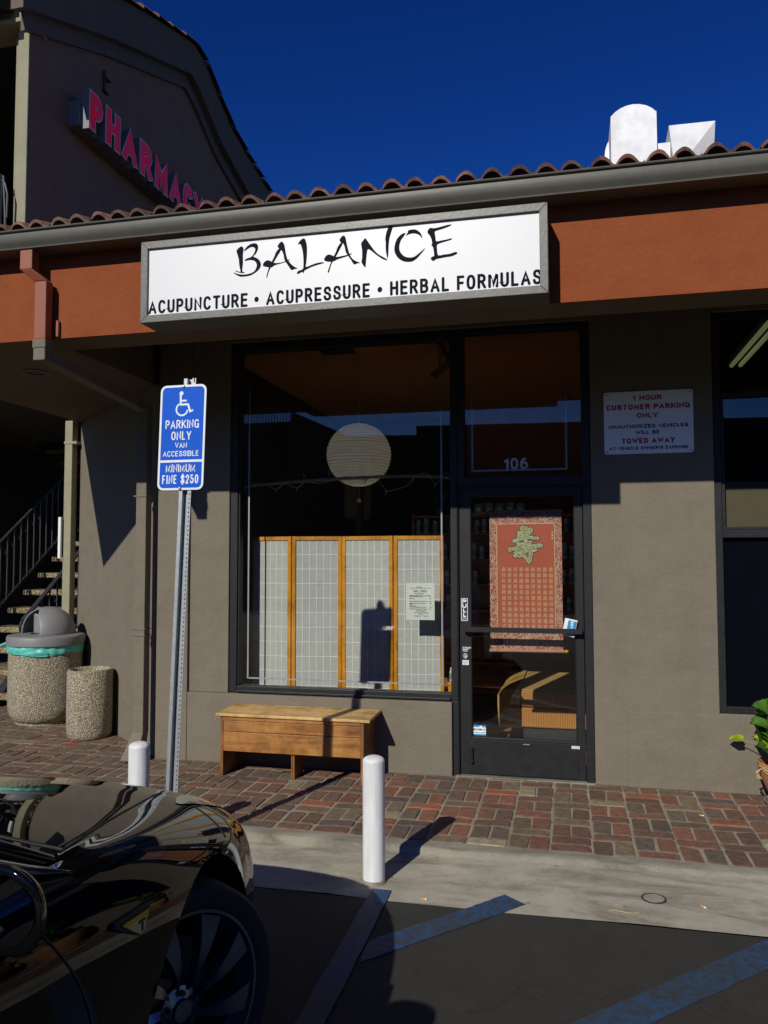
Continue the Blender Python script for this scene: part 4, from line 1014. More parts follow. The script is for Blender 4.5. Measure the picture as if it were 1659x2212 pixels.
# ------------------------------------------------------------------ accessible-parking sign on its post
PY = -1.85
ps = thing('parking_sign', 'blue accessible parking sign on a leaning perforated steel post', 'sign', (-2.163, PY, -0.05))
def post_x(z): return -2.158 + 0.036 * z
mb = MB(); zt = 2.625; z = -0.2
def pbox(x0, x1, y0, y1, za, zb):
    mb.hexa([(post_x(za) + x0, y0, za), (post_x(za) + x1, y0, za), (post_x(za) + x1, y1, za), (post_x(za) + x0, y1, za)], [(post_x(zb) + x0, y0, zb), (post_x(zb) + x1, y0, zb), (post_x(zb) + x1, y1, zb), (post_x(zb) + x0, y1, zb)])
pbox(-0.036, -0.018, PY, PY + 0.003, z, zt); pbox(-0.0185, -0.0155, PY + 0.0005, PY + 0.034, z, zt)
pbox(0.0155, 0.0185, PY + 0.0005, PY + 0.034, z, zt)
pbox(-0.0155, 0.0155, PY + 0.031, PY + 0.034, z, zt)
pbox(0.0187, 0.0245, PY, PY + 0.003, z, zt); pbox(0.031, 0.037, PY, PY + 0.003, z, zt)
zz = 0.02
while zz < zt - 0.03:
    pbox(0.0245, 0.031, PY + 0.0001, PY + 0.0029, zz, zz + 0.016)
    zz += 0.0254
mb.build('post', M['galv'], ps, smooth=0)
PX0, PX1, PZ0, PZ1 = -2.246, -1.966, 1.995, 2.588
sh = 0.022                                        # the plate leans with the post
def su(z): return sh * (z - 2.3)
class Lean(MB):
    pass
def leaned(mb):
    mb.v = [(p[0] + 0.028 * (p[2] - 2.30), p[1], p[2]) for p in mb.v]; return mb
yP = PY - 0.004
mb = MB(); mb.prism(round_rect(PX0, PX1, PZ0, PZ1, 0.035), (0, yP, 0), *FRONT, 0, 0.002)
leaned(mb).build('plate', M['white_sign'], ps, smooth=0)
mb = MB(); bz = PZ0 + 0.163
def half_round(x0, x1, z0, z1, r, top):
    full = round_rect(x0, x1, z0, z1, r); pts = []
    return full
up_ = [p for p in round_rect(PX0 + 0.012, PX1 - 0.012, bz + 0.007, PZ1 - 0.012, 0.025)]
cz = (bz + PZ1) / 2
up_ = [p if p[1] > cz else (PX0 + 0.012 if p[0] < (PX0 + PX1) / 2 else PX1 - 0.012, bz + 0.007) for p in up_]
lo_ = round_rect(PX0 + 0.012, PX1 - 0.012, PZ0 + 0.012, bz - 0.007, 0.025); cz2 = (PZ0 + bz) / 2
lo_ = [p if p[1] < cz2 else (PX0 + 0.012 if p[0] < (PX0 + PX1) / 2 else PX1 - 0.012, bz - 0.007) for p in lo_]
def dedupe(pts):
    out = []
    for p in pts:
        if not out or math.hypot(p[0] - out[-1][0], p[1] - out[-1][1]) > 1e-5: out.append(p)
    if math.hypot(out[0][0] - out[-1][0], out[0][1] - out[-1][1]) < 1e-5: out.pop()
    return out
for pts in (up_, lo_): mb.prism(dedupe(pts), (0, yP - 0.002, 0), *FRONT, 0, 0.0008)
leaned(mb).build('blue_field', M['blue_sign'], ps, smooth=0)
mb = MB(); pl = ((0, yP - 0.0028, 0), *FRONT)
def px_(a): return PX0 + (a - 0.235 + 0.05) / 0.82 * 0.28
W_ = PX1 - PX0
def sx(f_): return PX0 + f_ * W_
for body, f0, f1, z0, z1, wt in (('PARKING', 0.135, 0.865, 2.342, 2.390, 0.145), ('ONLY', 0.27, 0.705, 2.277, 2.325, 0.145), ('VAN', 0.36, 0.62, 2.231, 2.262, 0.145), ('ACCESSIBLE', 0.10, 0.885, 2.184, 2.215, 0.145), ('MINIMUM', 0.18, 0.82, 2.096, 2.140, 0.125), ('FINE $250', 0.105, 0.895, 2.030, 2.080, 0.145)):
    leaned(put_text(MB(), body, (sx(f0), sx(f1), z0, z1), *pl, 0.0008, wt)).build('lettering', M['white_sign'], ps, smooth=0)
mb = MB(); cx, czz = sx(0.47), 2.445                # wheelchair figure
def arc_strip(c, r0, r1, a0, a1, n_=26):
    rows = [[(c[0] + r_ * math.cos(R(a0 + (a1 - a0) * i / n_)), c[1] + r_ * math.sin(R(a0 + (a1 - a0) * i / n_))) for i in range(n_ + 1)] for r_ in (r0, r1)]
    mb.prism(rows[0] + rows[1][::-1], *pl, 0, 0.0009)
arc_strip((cx + 0.004, 2.450), 0.030, 0.0395, 120, 352)
mb.prism([(cx - 0.003 + 0.012 * math.cos(t_ / 18 * 6.283), 2.540 + 0.012 * math.sin(t_ / 18 * 6.283)) for t_ in range(18)], *pl, 0, 0.0009)
mb.prism([(cx - 0.013, 2.536), (cx - 0.001, 2.528), (cx + 0.000, 2.503), (cx + 0.031, 2.503), (cx + 0.031, 2.493), (cx + 0.000, 2.493), (cx + 0.000, 2.482), (cx + 0.044, 2.482), (cx + 0.058, 2.443), (cx + 0.072, 2.448), (cx + 0.072, 2.437), (cx + 0.051, 2.429), (cx + 0.036, 2.471), (cx - 0.010, 2.471)], *pl, 0, 0.0012)
leaned(mb).build('wheelchair_symbol', M['white_sign'], ps, smooth=0)
for zb in (2.578, 2.004):
    mb = MB(); mb.lathe([(0.0001, 0.010), (0.006, 0.009), (0.0095, 0.004), (0.010, 0)], (sx(0.5) + 0.028 * (zb - 2.3), yP - 0.002, zb), 6, mat=rotm); mb.build('bolt', M['galv'], ps, smooth=30)

# ------------------------------------------------------------------ bollards
def bollard(x, top, label, group):
    t = thing('bollard', label, 'bollard', (x, PY, -0.045), group)
    r0 = 0.0575
    prof = [(r0, -0.05), (r0, top - 0.035)]
    for i in range(7): a_ = R(90 * i / 6); prof.append((max(0.0004, r0 * math.cos(a_)), top - 0.033 + 0.028 * math.sin(a_)))
    mb = MB(); mb.lathe(prof, (x, PY, 0), 40); mb.build('post', M['bollard'], t, smooth=45)
    mb = MB(); mb.lathe([(0.066, -0.05), (0.066, -0.040), (0.0565, -0.030)], (x, PY, 0), 30); mb.build('footing_ring', M['curb'], t, smooth=45)
bollard(-1.0, 0.597, 'white steel bollard standing free on the concrete apron in front of the bench', 'white bollards along the curb')
bollard(-2.345, 0.600, 'white steel bollard half hidden behind the hood of the black car', 'white bollards along the curb')

# ------------------------------------------------------------------ bench
be = thing('wooden_bench', 'weathered box-shaped pine bench under the display window', 'bench', (-1.98, -0.2, 0))
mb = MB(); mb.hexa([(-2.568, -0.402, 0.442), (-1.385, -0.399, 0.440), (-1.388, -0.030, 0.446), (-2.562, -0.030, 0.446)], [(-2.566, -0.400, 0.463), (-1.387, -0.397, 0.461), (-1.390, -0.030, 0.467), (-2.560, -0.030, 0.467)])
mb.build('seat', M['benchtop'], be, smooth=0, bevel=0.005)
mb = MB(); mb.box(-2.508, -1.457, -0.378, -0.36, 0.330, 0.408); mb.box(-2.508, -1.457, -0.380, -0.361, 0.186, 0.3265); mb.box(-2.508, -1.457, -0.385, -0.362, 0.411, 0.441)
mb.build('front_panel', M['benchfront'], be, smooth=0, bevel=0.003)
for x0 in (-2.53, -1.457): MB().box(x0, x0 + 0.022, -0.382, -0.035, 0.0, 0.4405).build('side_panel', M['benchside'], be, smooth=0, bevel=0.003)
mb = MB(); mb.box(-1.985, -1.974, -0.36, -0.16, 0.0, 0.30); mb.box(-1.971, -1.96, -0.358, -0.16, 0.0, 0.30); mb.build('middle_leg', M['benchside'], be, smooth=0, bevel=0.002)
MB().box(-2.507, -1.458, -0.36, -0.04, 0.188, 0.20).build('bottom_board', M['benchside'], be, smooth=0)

# ------------------------------------------------------------------ trash can, its liner, and the ash urn
TC = (-5.06, 1.06)
tcn = thing('trash_can', 'round pebble concrete trash can with grey domed lid by the staircase', 'trash can', (*TC, 0))
mb = MB(); mb.lathe([(0.001, 0.0), (0.27, 0.0), (0.275, 0.03), (0.29, 0.035), (0.325, 0.09), (0.340, 0.17), (0.343, 0.45), (0.340, 0.79), (0.30, 0.80), (0.30, 0.5)], (*TC, 0), 64)
mb.build('bin', M['aggregate'], tcn, smooth=50)
mb = MB(); mb.lathe([(0.350, 0.755), (0.362, 0.76), (0.364, 0.83), (0.355, 0.848), (0.335, 0.853), (0.25, 0.858), (0.15, 0.862)], (*TC, 0), 64); mb.build('lid_rim', M['lid'], tcn, smooth=50)
mb = MB(); rows = []; DR = 0.262; az0 = math.atan2(-0.72, -0.70)
az0 = R(-118)
def dome_pt(a_, e_, r_): return (TC[0] + r_ * math.cos(a_) * math.cos(e_), TC[1] + 0.02 + r_ * math.sin(a_) * math.cos(e_), 0.855 + r_ * 1.02 * math.sin(e_))
for j in range(31):
    e_ = R(89.5 * j / 30); q_ = e_ / R(70)
    wd = R(47) * math.sqrt(1 - q_ * q_) if q_ < 1 else 0.0
    rows.append([dome_pt(az0 + wd + (2 * math.pi - 2 * wd) * i / 60, e_, DR) for i in range(61)])
mb.grid(rows)
bmx = mb.build('dome', M['lid'], tcn, smooth=0, recalc=False)
bm_ = bmesh.new(); bm_.from_mesh(bmx.data); bmesh.ops.remove_doubles(bm_, verts=bm_.verts, dist=1e-4); bmesh.ops.recalc_face_normals(bm_, faces=bm_.faces); bm_.to_mesh(bmx.data); bm_.free()
bmx.data.polygons.foreach_set('use_smooth', [True] * len(bmx.data.polygons))
md = bmx.modifiers.new('thickness', 'SOLIDIFY'); md.thickness = 0.014; md.offset = -1
mb = MB(); rows = []
for i in range(13):
    a_ = az0 + R(-46 + 92 * i / 12); rows.append([(TC[0] + 0.13 * math.cos(a_), TC[1] + 0.02 + 0.13 * math.sin(a_), 0.86 + 0.20 * j / 8 * (1 - 0.1 * abs(i - 6) / 6)) for j in range(9)])
mb.grid(rows); fl = mb.build('inner_flap', M['lid'], tcn, smooth=60); md = fl.modifiers.new('thickness', 'SOLIDIFY'); md.thickness = 0.01

mb = MB(); rows = []                                # liner folded over the rim
nA = 160
for j, (z0, r0) in enumerate(((0.775, 0.3445), (0.755, 0.349), (0.735, 0.352), (0.715, 0.351), (0.700, 0.347), (0.694, 0.3445))):
    row = []
    for i in range(nA):
        a_ = 2 * math.pi * i / nA; front = max(0.0, math.cos(a_ - R(-75)))
        dz = -0.018 * math.cos(a_ - R(-40)) - (0.012 if j > 2 else 0) * math.sin(7 * a_)
        wr = 0.006 * math.sin(z0 * 420 + 5 * math.sin(2 * a_)) * front + 0.004 * math.sin(23 * a_ + 9 * z0)
        row.append((TC[0] + (r0 + wr) * math.cos(a_), TC[1] + (r0 + wr) * math.sin(a_), z0 + (dz if j else 0)))
    rows.append(row)
mb.grid(rows, close_v=True)
for k_ in range(5):                                 # gathered cords and the knot
    mb.tube([(TC[0] + 0.357 * math.cos(R(-160 + q * 9)), TC[1] + 0.357 * math.sin(R(-160 + q * 9)), 0.752 - 0.008 * k_ - 0.0045 * q + 0.005 * math.sin(q * 1.3 + k_)) for q in range(13)], 0.004, 6)
mb.tube([(TC[0] - 0.35, TC[1] - 0.10, 0.765), (TC[0] - 0.40, TC[1] - 0.15, 0.745), (TC[0] - 0.42, TC[1] - 0.19, 0.70)], [0.02, 0.013, 0.005], 8)
tag(mb.build('bin_liner', M['bag'], smooth=60, loc=(*TC, 0.7)), 'turquoise plastic liner gathered under the grey lid of the trash can', 'bin liner')

UC = (-4.222, 0.535)
ur = thing('ash_urn', 'small open pebble concrete urn in front of the trash can', 'urn', (*UC, 0))
mb = MB(); mb.lathe([(0.001, 0.0), (0.165, 0.0), (0.185, 0.02), (0.195, 0.06), (0.198, 0.30), (0.197, 0.585), (0.190, 0.607), (0.172, 0.610), (0.162, 0.598), (0.158, 0.48)], (*UC, 0), 56); mb.build('body', M['aggregate'], ur, smooth=50)
mb = MB(); mb.lathe([(0.159, 0.49), (0.08, 0.495), (0.001, 0.492)], (*UC, 0), 40); mb.build('sand', M['soil'], ur, smooth=50)

# ------------------------------------------------------------------ staircase and railings in the passage
stc = thing('staircase', 'open staircase of pebble treads climbing behind the trash can', 'staircase', (-6.05, 1.5, 0))
for k_ in range(-4, 10):
    z1 = 0.98 + 0.21 * k_; y0 = 2.67 + 0.28 * k_
    mb = MB(); pts = [(-5.28, y0 + 0.33), (-5.28, y0)] + [(-6.76 - 0.05 * math.sin(R(90 * q / 5)), y0 + 0.05 - 0.05 * math.cos(R(90 * q / 5))) for q in range(6)] + [(-6.81, y0 + 0.33)]
    mb.prism(pts, (0, 0, 0), (1, 0, 0), (0, 1, 0), (0, 0, 1), z1 - 0.065, z1)
    mb.build('tread', M['tread'], stc, smooth=30, bevel=0.012)
mb = MB(); bar(mb, (-6.05, 1.50, -0.09), (-6.05, 5.3, 2.76), 0.10, 0.22); mb.build('stringer', M['iron'], stc, smooth=0)
upf = thing('upper_flight', 'dim second flight of stairs crossing high behind the lower staircase', 'staircase', (-7.0, 5.6, 0))
for k_ in range(9):
    MB().box(-6.0 - 0.28 * k_, -5.66 - 0.28 * k_, 5.3, 6.5, 1.75 + 0.19 * k_, 1.81 + 0.19 * k_).build('tread', M['tread'], upf, smooth=0)
mb = MB(); bar(mb, (-5.6, 5.35, 1.6), (-8.4, 5.35, 3.5), 0.06, 0.2); mb.build('stringer', M['iron'], upf, smooth=0)
for k_ in range(9): MB().box(-5.9 - 0.28 * k_, -5.885 - 0.28 * k_, 5.32, 5.335, 1.81 + 0.19 * k_, 2.7 + 0.19 * k_).build('baluster', M['iron'], upf, smooth=0)

def railing(x, y0, z0, run, label, height=0.90, curl=False, thick=0.035):
    t = thing('stair_railing', label, 'railing', (x, y0, max(0, z0)))
    sl = 0.75
    mb = MB(); bar(mb, (x, y0, z0 + height), (x, y0 + run, z0 + height + sl * run), thick, 0.02)
    if curl: mb.tube([(x, y0 + 0.02 - 0.07 * math.sin(q / 8 * 5.2), z0 + height - 0.07 + 0.07 * math.cos(q / 8 * 5.2)) for q in range(9)], 0.014, 8)
    mb.build('handrail', M['iron'], t, smooth=30)
    mb = MB(); bar(mb, (x, y0, z0 + 0.09), (x, y0 + run, z0 + 0.09 + sl * run), 0.025, 0.02); mb.build('bottom_rail', M['iron'], t, smooth=0)
    n_ = int(run / 0.125)
    for i in range(n_ + 1):
        yy = y0 + 0.04 + i * 0.125; zz = z0 + sl * (yy - y0)
        mb = MB(); mb.box(x - 0.007, x + 0.007, yy - 0.007, yy + 0.007, zz + 0.09, zz + height)
        for sgn in (0.14, 0.76): mb.tube([(x, yy + 0.045 - 0.045 * math.cos(q / 6 * 3.6), zz + sgn + 0.045 * math.sin(q / 6 * 3.6)) for q in range(7)], 0.005, 6)
        mb.build('baluster', M['iron'], t, smooth=30)
railing(-6.86, 1.7, 0.22, 3.6, 'black iron railing along the far side of the stairs')
railing(-5.36, 1.10, 0.08, 3.2, 'black iron railing with a curled end beside the trash can dome', curl=True, thick=0.05)

# ------------------------------------------------------------------ neighbouring building with the gable
pb = thing('pharmacy_building', 'tall maroon stucco building with a dark gable wall and cream corner column', 'building', (-9, 5, 3.0))
inl = [(1.0, 7.33), (1.158, 7.40), (2.712, 8.097), (4.77, 8.897), (5.085, 8.791), (5.855, 8.379), (7.03, 8.053), (11.5, 7.7)]
outl = [(1.0, 7.93), (2.854, 8.709), (3.661, 9.013), (4.835, 9.409), (5.234, 9.329), (5.663, 9.089), (6.213, 8.845), (6.809, 8.704), (8.04, 8.509), (11.5, 8.2)]
SIDE = ((0, 1, 0), (0, 0, 1), (1, 0, 0))
mb = MB(); mb.prism([(1.32, 3.45), (11.5, 3.45), (11.5, 8.1), (8.0, 8.2), (6.2, 8.5), (5.1, 9.1), (4.8, 9.2), (1.32, 7.72)], (-5.75, 0, 0), *SIDE, 0, 0.15)
mb.build('gable_wall', M['gable'], pb, smooth=0)
mb = MB(); mb.prism(inl + outl[::-1], (-5.6, 0, 0), *SIDE, 0.001, 0.15); mb.build('barge_board', M['gable_trim'], pb, smooth=0)
mb = MB(); in2 = [(a_, b_ - 0.0) for a_, b_ in inl]; mb.prism([(a_, b_ - 0.20) for a_, b_ in inl[1:]] + [(a_, b_ + 0.05) for a_, b_ in inl[1:]][::-1], (-5.6, 0, 0), *SIDE, 0.0005, 0.05); mb.build('barge_moulding', M['gable_trim'], pb, smooth=0)
mb = MB(); rows_n = 3
for x0 in np.arange(-5.40, -13.6, -0.24):
    for (p, q) in zip(outl[:-1], outl[1:]):
        L = math.hypot(q[0] - p[0], q[1] - p[1]); n_ = max(1, int(L / 0.38))
        for c in range(n_):
            a_ = (p[0] + (q[0] - p[0]) * c / n_, p[1] + (q[1] - p[1]) * c / n_); b_ = (p[0] + (q[0] - p[0]) * (c + 1.1) / n_, p[1] + (q[1] - p[1]) * (c + 1.1) / n_)
            up = 0.03 + rng.uniform(0, 0.015); rise = q[1] > p[1]
            za, zb = (up, 0.0) if rise else (0.0, up)
            prof = [(0.0, 0.0), (0.05, 0.05), (0.10, 0.065), (0.15, 0.05), (0.20, 0.0), (0.245, 0.0)]
            mb.grid([[(x0 - dx + 0.02, yz[0], yz[1] + h_ + l_) for dx, h_ in prof] for yz, l_ in ((a_, za - 0.05), (a_, za), (b_, zb))])
    if x0 < -7.5: break
mb.build('roof', M['tile'], pb, smooth=40, recalc=False)
mb = MB(); mb.prism([(a_, b_ - 0.04) for a_, b_ in outl] + [(11.5, 7.6), (5.0, 8.8), (1.0, 7.4)], (-14, 0, 0), *SIDE, 0, 8.25); mb.build('roof_deck', M['dark_void'], pb, smooth=0)
mb = MB(); mb.box(-5.735, -5.602, 1.30, 1.50, 4.4, 7.34); mb.box(-5.79, -5.7355, 1.34, 1.50, 4.4, 7.26); mb.build('corner_column', M['cream'], pb, smooth=0, bevel=0.006)
mb = MB(); mb.box(-14, -5.565, 1.24, 1.55, 7.342, 7.93); mb.box(-14, -5.63, 1.20, 1.239, 7.342, 7.39); mb.box(-5.565, -5.455, 1.0, 1.30, 7.50, 7.92); mb.build('front_beam', M['cream'], pb, smooth=0, bevel=0.006)
mb = MB(); mb.box(-14, -5.76, 1.32, 11.5, 4.2, 4.4); mb.box(-14, -5.76, 7.5, 7.7, 4.4, 8.2); mb.box(-14.2, -14, 1.3, 11.5, 0, 8); mb.box(-14, -5.76, 1.32, 11.5, 3.45, 3.6)  # last slab is out of view, added to shade the upper stairs
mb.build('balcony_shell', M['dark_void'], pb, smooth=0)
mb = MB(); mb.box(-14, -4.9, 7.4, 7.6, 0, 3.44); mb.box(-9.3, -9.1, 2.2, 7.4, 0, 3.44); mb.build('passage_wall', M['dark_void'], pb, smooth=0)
br = thing('balcony_railing', 'blue grey iron balcony railing with spear tips beside the cream column', 'railing', (-5.85, 1.2, 4.4))
mb = MB(); mb.box(-5.875, -5.825, 1.17, 1.22, 4.4, 5.68); mb.build('corner_post', M['teal_iron'], br, smooth=0, bevel=0.004)
mb = MB(); mb.box(-9.0, -5.8755, 1.18, 1.21, 5.60, 5.64); mb.build('top_rail', M['teal_iron'], br, smooth=0)
for i in range(9):
    x0 = -5.86 - 0.115 * i
    mb = MB(); mb.box(x0 - 0.007, x0 + 0.007, 1.188, 1.202, 4.4, 5.60) if i else None
    mb.tube([(x0, 1.195, 5.64 if i else 5.681), (x0, 1.195, 5.74), (x0, 1.195, 5.80)], [0.006, 0.011, 0.0015], 8); mb.build('spear', M['iron'], br, smooth=40)
mb = MB()
mb.tube([(-5.80 + 0.05 * math.sin(q / 6), 1.20, 5.66 - 0.11 * q) for q in range(11)], 0.014, 8); mb.tube([(-5.83, 1.2, 5.62), (-5.78, 1.2, 5.58), (-5.745, 1.2, 5.45), (-5.75, 1.2, 5.2)], 0.012, 8)
mb.build('scroll_bracket', M['iron'], br, smooth=40)
wb = thing('wall_bracket', 'small dark iron bracket on the gable wall above the red letters', 'bracket', (-5.6, 2.7, 7.4))
mb = MB(); mb.box(-5.6, -5.575, 2.68, 2.715, 7.42, 7.70); mb.box(-5.6, -5.56, 2.66, 2.80, 7.60, 7.62); mb.box(-5.6, -5.56, 2.68, 2.76, 7.42, 7.44)
mb.build('bracket', M['soffit_dark'], wb, smooth=0)

sgn = thing('pharmacy_sign', 'row of big red white-edged channel letters on the maroon gable wall', 'sign', (-5.5, 3.4, 6.56))
mb = MB(); mb.box(-5.599, -5.435, 1.98, 5.15, 6.60, 6.90); mb.build('raceway', M['raceway'], sgn, smooth=0, bevel=0.006)
for ch, y0, y1 in (('P', 2.005, 2.285), ('H', 2.335, 2.666), ('A', 2.70, 3.076), ('R', 3.118, 3.444), ('M', 3.494, 3.864), ('A', 3.905, 4.267), ('C', 4.302, 4.605), ('Y', 4.625, 5.0)):
    mb = MB(); put_text(mb, ch, (y0 + 0.020, y1 - 0.020, 6.582, 7.014), (-5.43, 0, 0), *SIDE, 0.10, 0.225, grow=0.020, mi_side=1)
    lt = mb.build('letter', [M['letter_white'], M['raceway']], sgn, smooth=0)  # grey sides put the shade between the letters into the colour
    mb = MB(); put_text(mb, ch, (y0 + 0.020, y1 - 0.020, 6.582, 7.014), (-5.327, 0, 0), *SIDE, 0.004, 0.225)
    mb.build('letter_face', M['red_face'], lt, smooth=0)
# ------------------------------------------------------------------ things in the display window
fs_ = thing('folding_screen', 'four panel shoji folding screen in honey pine behind the display glass', 'folding screen', (-1.77, 0.3, 0.01))
JX = (-2.585, -2.205, -1.800, -1.360, -0.962); JY = (0.30, 0.25, 0.33, 0.27, 0.32)
for i in range(4):
    a = Vector((JX[i] + 0.003, JY[i], 0)); b_ = Vector((JX[i + 1] - 0.003, JY[i + 1], 0)); L = (b_ - a).length
    u = (b_ - a) / L; n = Vector((u.y, -u.x, 0)); v = Vector((0, 0, 1)); st = 0.030; Z0, Z1 = 0.02, 1.782
    def blk(mb, u0, u1, z0, z1, d0, d1):
        mb.prism([(u0, z0), (u1, z0), (u1, z1), (u0, z1)], a, u, v, n, d0, d1)
    mb = MB(); blk(mb, 0, st, Z0, Z1, -0.011, 0.011); blk(mb, L - st, L, Z0, Z1, -0.011, 0.011); blk(mb, st, L - st, Z1 - 0.032, Z1 - 0.001, -0.0105, 0.0105); blk(mb, st, L - st, Z0 + 0.001, Z0 + 0.12, -0.0105, 0.0105)
    fr = mb.build('panel', M['screenwood'], fs_, smooth=0, bevel=0.002)
    mb = MB(); mb.quad(a + u * st + v * (Z0 + 0.12), a + u * (L - st) + v * (Z0 + 0.12), a + u * (L - st) + v * (Z1 - 0.032), a + u * st + v * (Z1 - 0.032)); mb.build('paper', M['paper'], fr, smooth=0)
    mb = MB(); nv = 6
    for q in range(1, nv): uu = st + (L - 2 * st) * q / nv; blk(mb, uu - 0.003, uu + 0.003, Z0 + 0.12, Z1 - 0.032, 0.0006, 0.0030)
    for q in range(1, 14): zz = Z1 - 0.032 - 0.118 * q; blk(mb, st, L - st, zz - 0.003, zz + 0.003, 0.0007, 0.0025)
    mb.build('lattice', M['lattice'], fr, smooth=0)

ln = thing('paper_lantern', 'large round white paper lantern hanging in the display window', 'lantern', (-1.705, 0.5, 2.2))
mb = MB(); prof = []
for q in range(0, 121):
    t_ = R(12 + 156 * q / 120); prof.append(((0.268 + 0.0055 * math.cos(q * math.pi * 2 / 5)) * math.sin(t_), 2.468 + 0.266 * math.cos(t_)))
mb.lathe(prof, (-1.705, 0.5, 0), 64); sd = mb.build('shade', M['lantern'], ln, smooth=60)
mb = MB()
for q in range(3, 27):
    t_ = R(12 + 156 * q / 29); r_ = 0.2715 * math.sin(t_); mb.tube([(-1.705 + r_ * math.cos(R(10 * k)), 0.5 + r_ * math.sin(R(10 * k)), 2.468 + 0.270 * math.cos(t_) + 0.002 * math.sin(k + q)) for k in range(36)], 0.0016, 5, closed=True)
mb.build('rib', M['bamboo'], ln, smooth=60)
mb = MB(); mb.ball((-1.705, 0.5, 2.47), 0.05, 10); mb.build('bulb', M['bulb'], ln, smooth=60)  # bulb added to brighten the lantern shade and the ceiling
mb = MB(); mb.tube([(-1.705, 0.5, 2.55), (-1.705, 0.5, 3.40)], 0.0035, 6)
loop = [(-1.70, 0.5, 3.30)] + [(-1.70 + 0.55 * q / 10, 0.5, 3.30 - 0.34 * math.sin(math.pi * q / 10 * 0.93) ** 0.8 + 0.06 * q / 10) for q in range(1, 10)] + [(-1.15, 0.5, 3.40)]
mb.tube(loop, 0.0035, 6); mb.build('cord', M['cream_plastic'], ln, smooth=60)
mb = MB(); mb.tube([(-1.703, 0.5, 2.215), (-1.703, 0.5, 2.10)], 0.0012, 5); mb.ball((-1.703, 0.5, 2.083), 0.018, 8); mb.build('pendant_ball', M['cream_plastic'], ln, smooth=20)

pole = [(-2.62, 0.15, 2.190), (-2.36, 0.15, 2.207), (-2.134, 0.15, 2.222), (-1.86, 0.15, 2.233), (-1.593, 0.15, 2.241), (-1.38, 0.15, 2.246), (-1.182, 0.15, 2.245), (-1.0, 0.15, 2.235), (-0.86, 0.15, 2.222)]
mb = MB(); pts, rr = [], []
for p, q in zip(pole[:-1], pole[1:]):
    for t_, k_ in ((0, 1.18), (0.03, 1.0), (0.5, 0.95), (0.97, 1.0)): pts.append(tuple(p[i] * (1 - t_) + q[i] * t_ for i in range(3))); rr.append(0.0125 * k_)
pts.append(pole[-1]); rr.append(0.0125)
mb.tube(pts, rr, 12); tag(mb.build('bamboo_pole', M['bamboo'], smooth=50, loc=(-1.7, 0.15, 2.2)), 'thin bamboo pole strung across the display window in front of the lantern', 'pole')
sl_ = thing('string_lights', 'unlit white string lights wound along the bamboo pole', 'string lights', (-1.7, 0.14, 2.2))
def pole_z(x_):
    for p, q in zip(pole[:-1], pole[1:]):
        if p[0] <= x_ <= q[0]: return p[2] + (q[2] - p[2]) * (x_ - p[0]) / (q[0] - p[0])
    return pole[-1][2]
drops = [(-2.50, 0.012), (-2.38, -0.005), (-2.30, -0.05), (-2.22, -0.01), (-2.12, -0.055), (-2.05, -0.01), (-1.93, -0.028), (-1.78, 0.0), (-1.70, 0.015), (-1.55, -0.02), (-1.48, 0.0), (-1.42, -0.07), (-1.38, -0.115), (-1.30, -0.105), (-1.22, -0.075), (-1.17, -0.02), (-1.11, 0.02), (-1.05, 0.01), (-1.0, -0.055), (-0.97, -0.04), (-0.92, 0.035), (-0.87, 0.01)]
wire = []
for i, (x_, dz) in enumerate(drops): wire.append((x_, 0.134 - 0.006 * math.sin(i * 2.1), pole_z(x_) + dz))
sm = []
for i in range(len(wire) - 1):
    p0, p1, p2, p3 = (np.array(wire[max(0, min(len(wire) - 1, i + d_))]) for d_ in (-1, 0, 1, 2))
    for t_ in (0, 0.33, 0.66): sm.append(tuple(0.5 * (2 * p1 + (p2 - p0) * t_ + (2 * p0 - 5 * p1 + 4 * p2 - p3) * t_ ** 2 + (3 * p1 - p0 - 3 * p2 + p3) * t_ ** 3)))
mb = MB(); mb.tube(sm, 0.0026, 6); mb.tube([(p[0], p[1] - 0.004 * math.cos(i), p[2] + 0.004 * math.sin(i)) for i, p in enumerate(sm)], 0.0022, 6); mb.build('wire', M['cream_plastic'], sl_, smooth=60)
for (x_, dz, d_) in ((-2.30, -0.05, -1), (-2.12, -0.05, -1), (-2.06, 0.03, 1), (-1.85, 0.03, 1), (-1.55, -0.025, -1), (-1.385, -0.115, -1), (-1.17, -0.02, -1), (-1.0, -0.055, -1), (-0.905, 0.01, -1)):
    z_ = pole_z(x_) + dz; mb = MB(); mb.tube([(x_, 0.132, z_), (x_ - 0.003, 0.130, z_ + 0.018 * d_), (x_ - 0.005, 0.129, z_ + 0.022 * d_), (x_ - 0.006, 0.128, z_ + 0.036 * d_)], [0.005, 0.005, 0.003, 0.001], 8); mb.build('bulb', M['cream_plastic'], sl_, smooth=40)

nl = thing('price_notice', 'white printed price list taped inside the display glass in front of the screen', 'notice', (-1.11, 0.07, 1.13))
mb = MB(); rows = [[(-1.217 + 0.219 * i / 8, 0.075 + 0.006 * math.sin(3.1 * i / 8) + (0.012 * (i / 8) * ((6 - j) / 6) ** 2), 1.134 + 0.282 * j / 6) for i in range(9)] for j in range(7)]
mb.grid(rows); mb.build('sheet', M['print_paper'], nl, smooth=60)
mb = MB(); pl = ((0, 0.0735, 0), *FRONT)
def nx(f_): return -1.217 + 0.219 * f_
def nzz(f_): return 1.416 - 0.282 * f_
for body, f0, f1, v_, h_ in (('BALANCE', 0.36, 0.57, 0.105, 0.024), ('ACUPUNCTURE, ACUPRESSURE, HERBAL FORMULAS', 0.13, 0.89, 0.137, 0.011)):
    put_text(mb, body, (nx(f0), nx(f1), nzz(v_ + h_ / 2 + 0.003), nzz(v_ - h_ / 2 - 0.003)), *pl, 0.0004, 0.12)
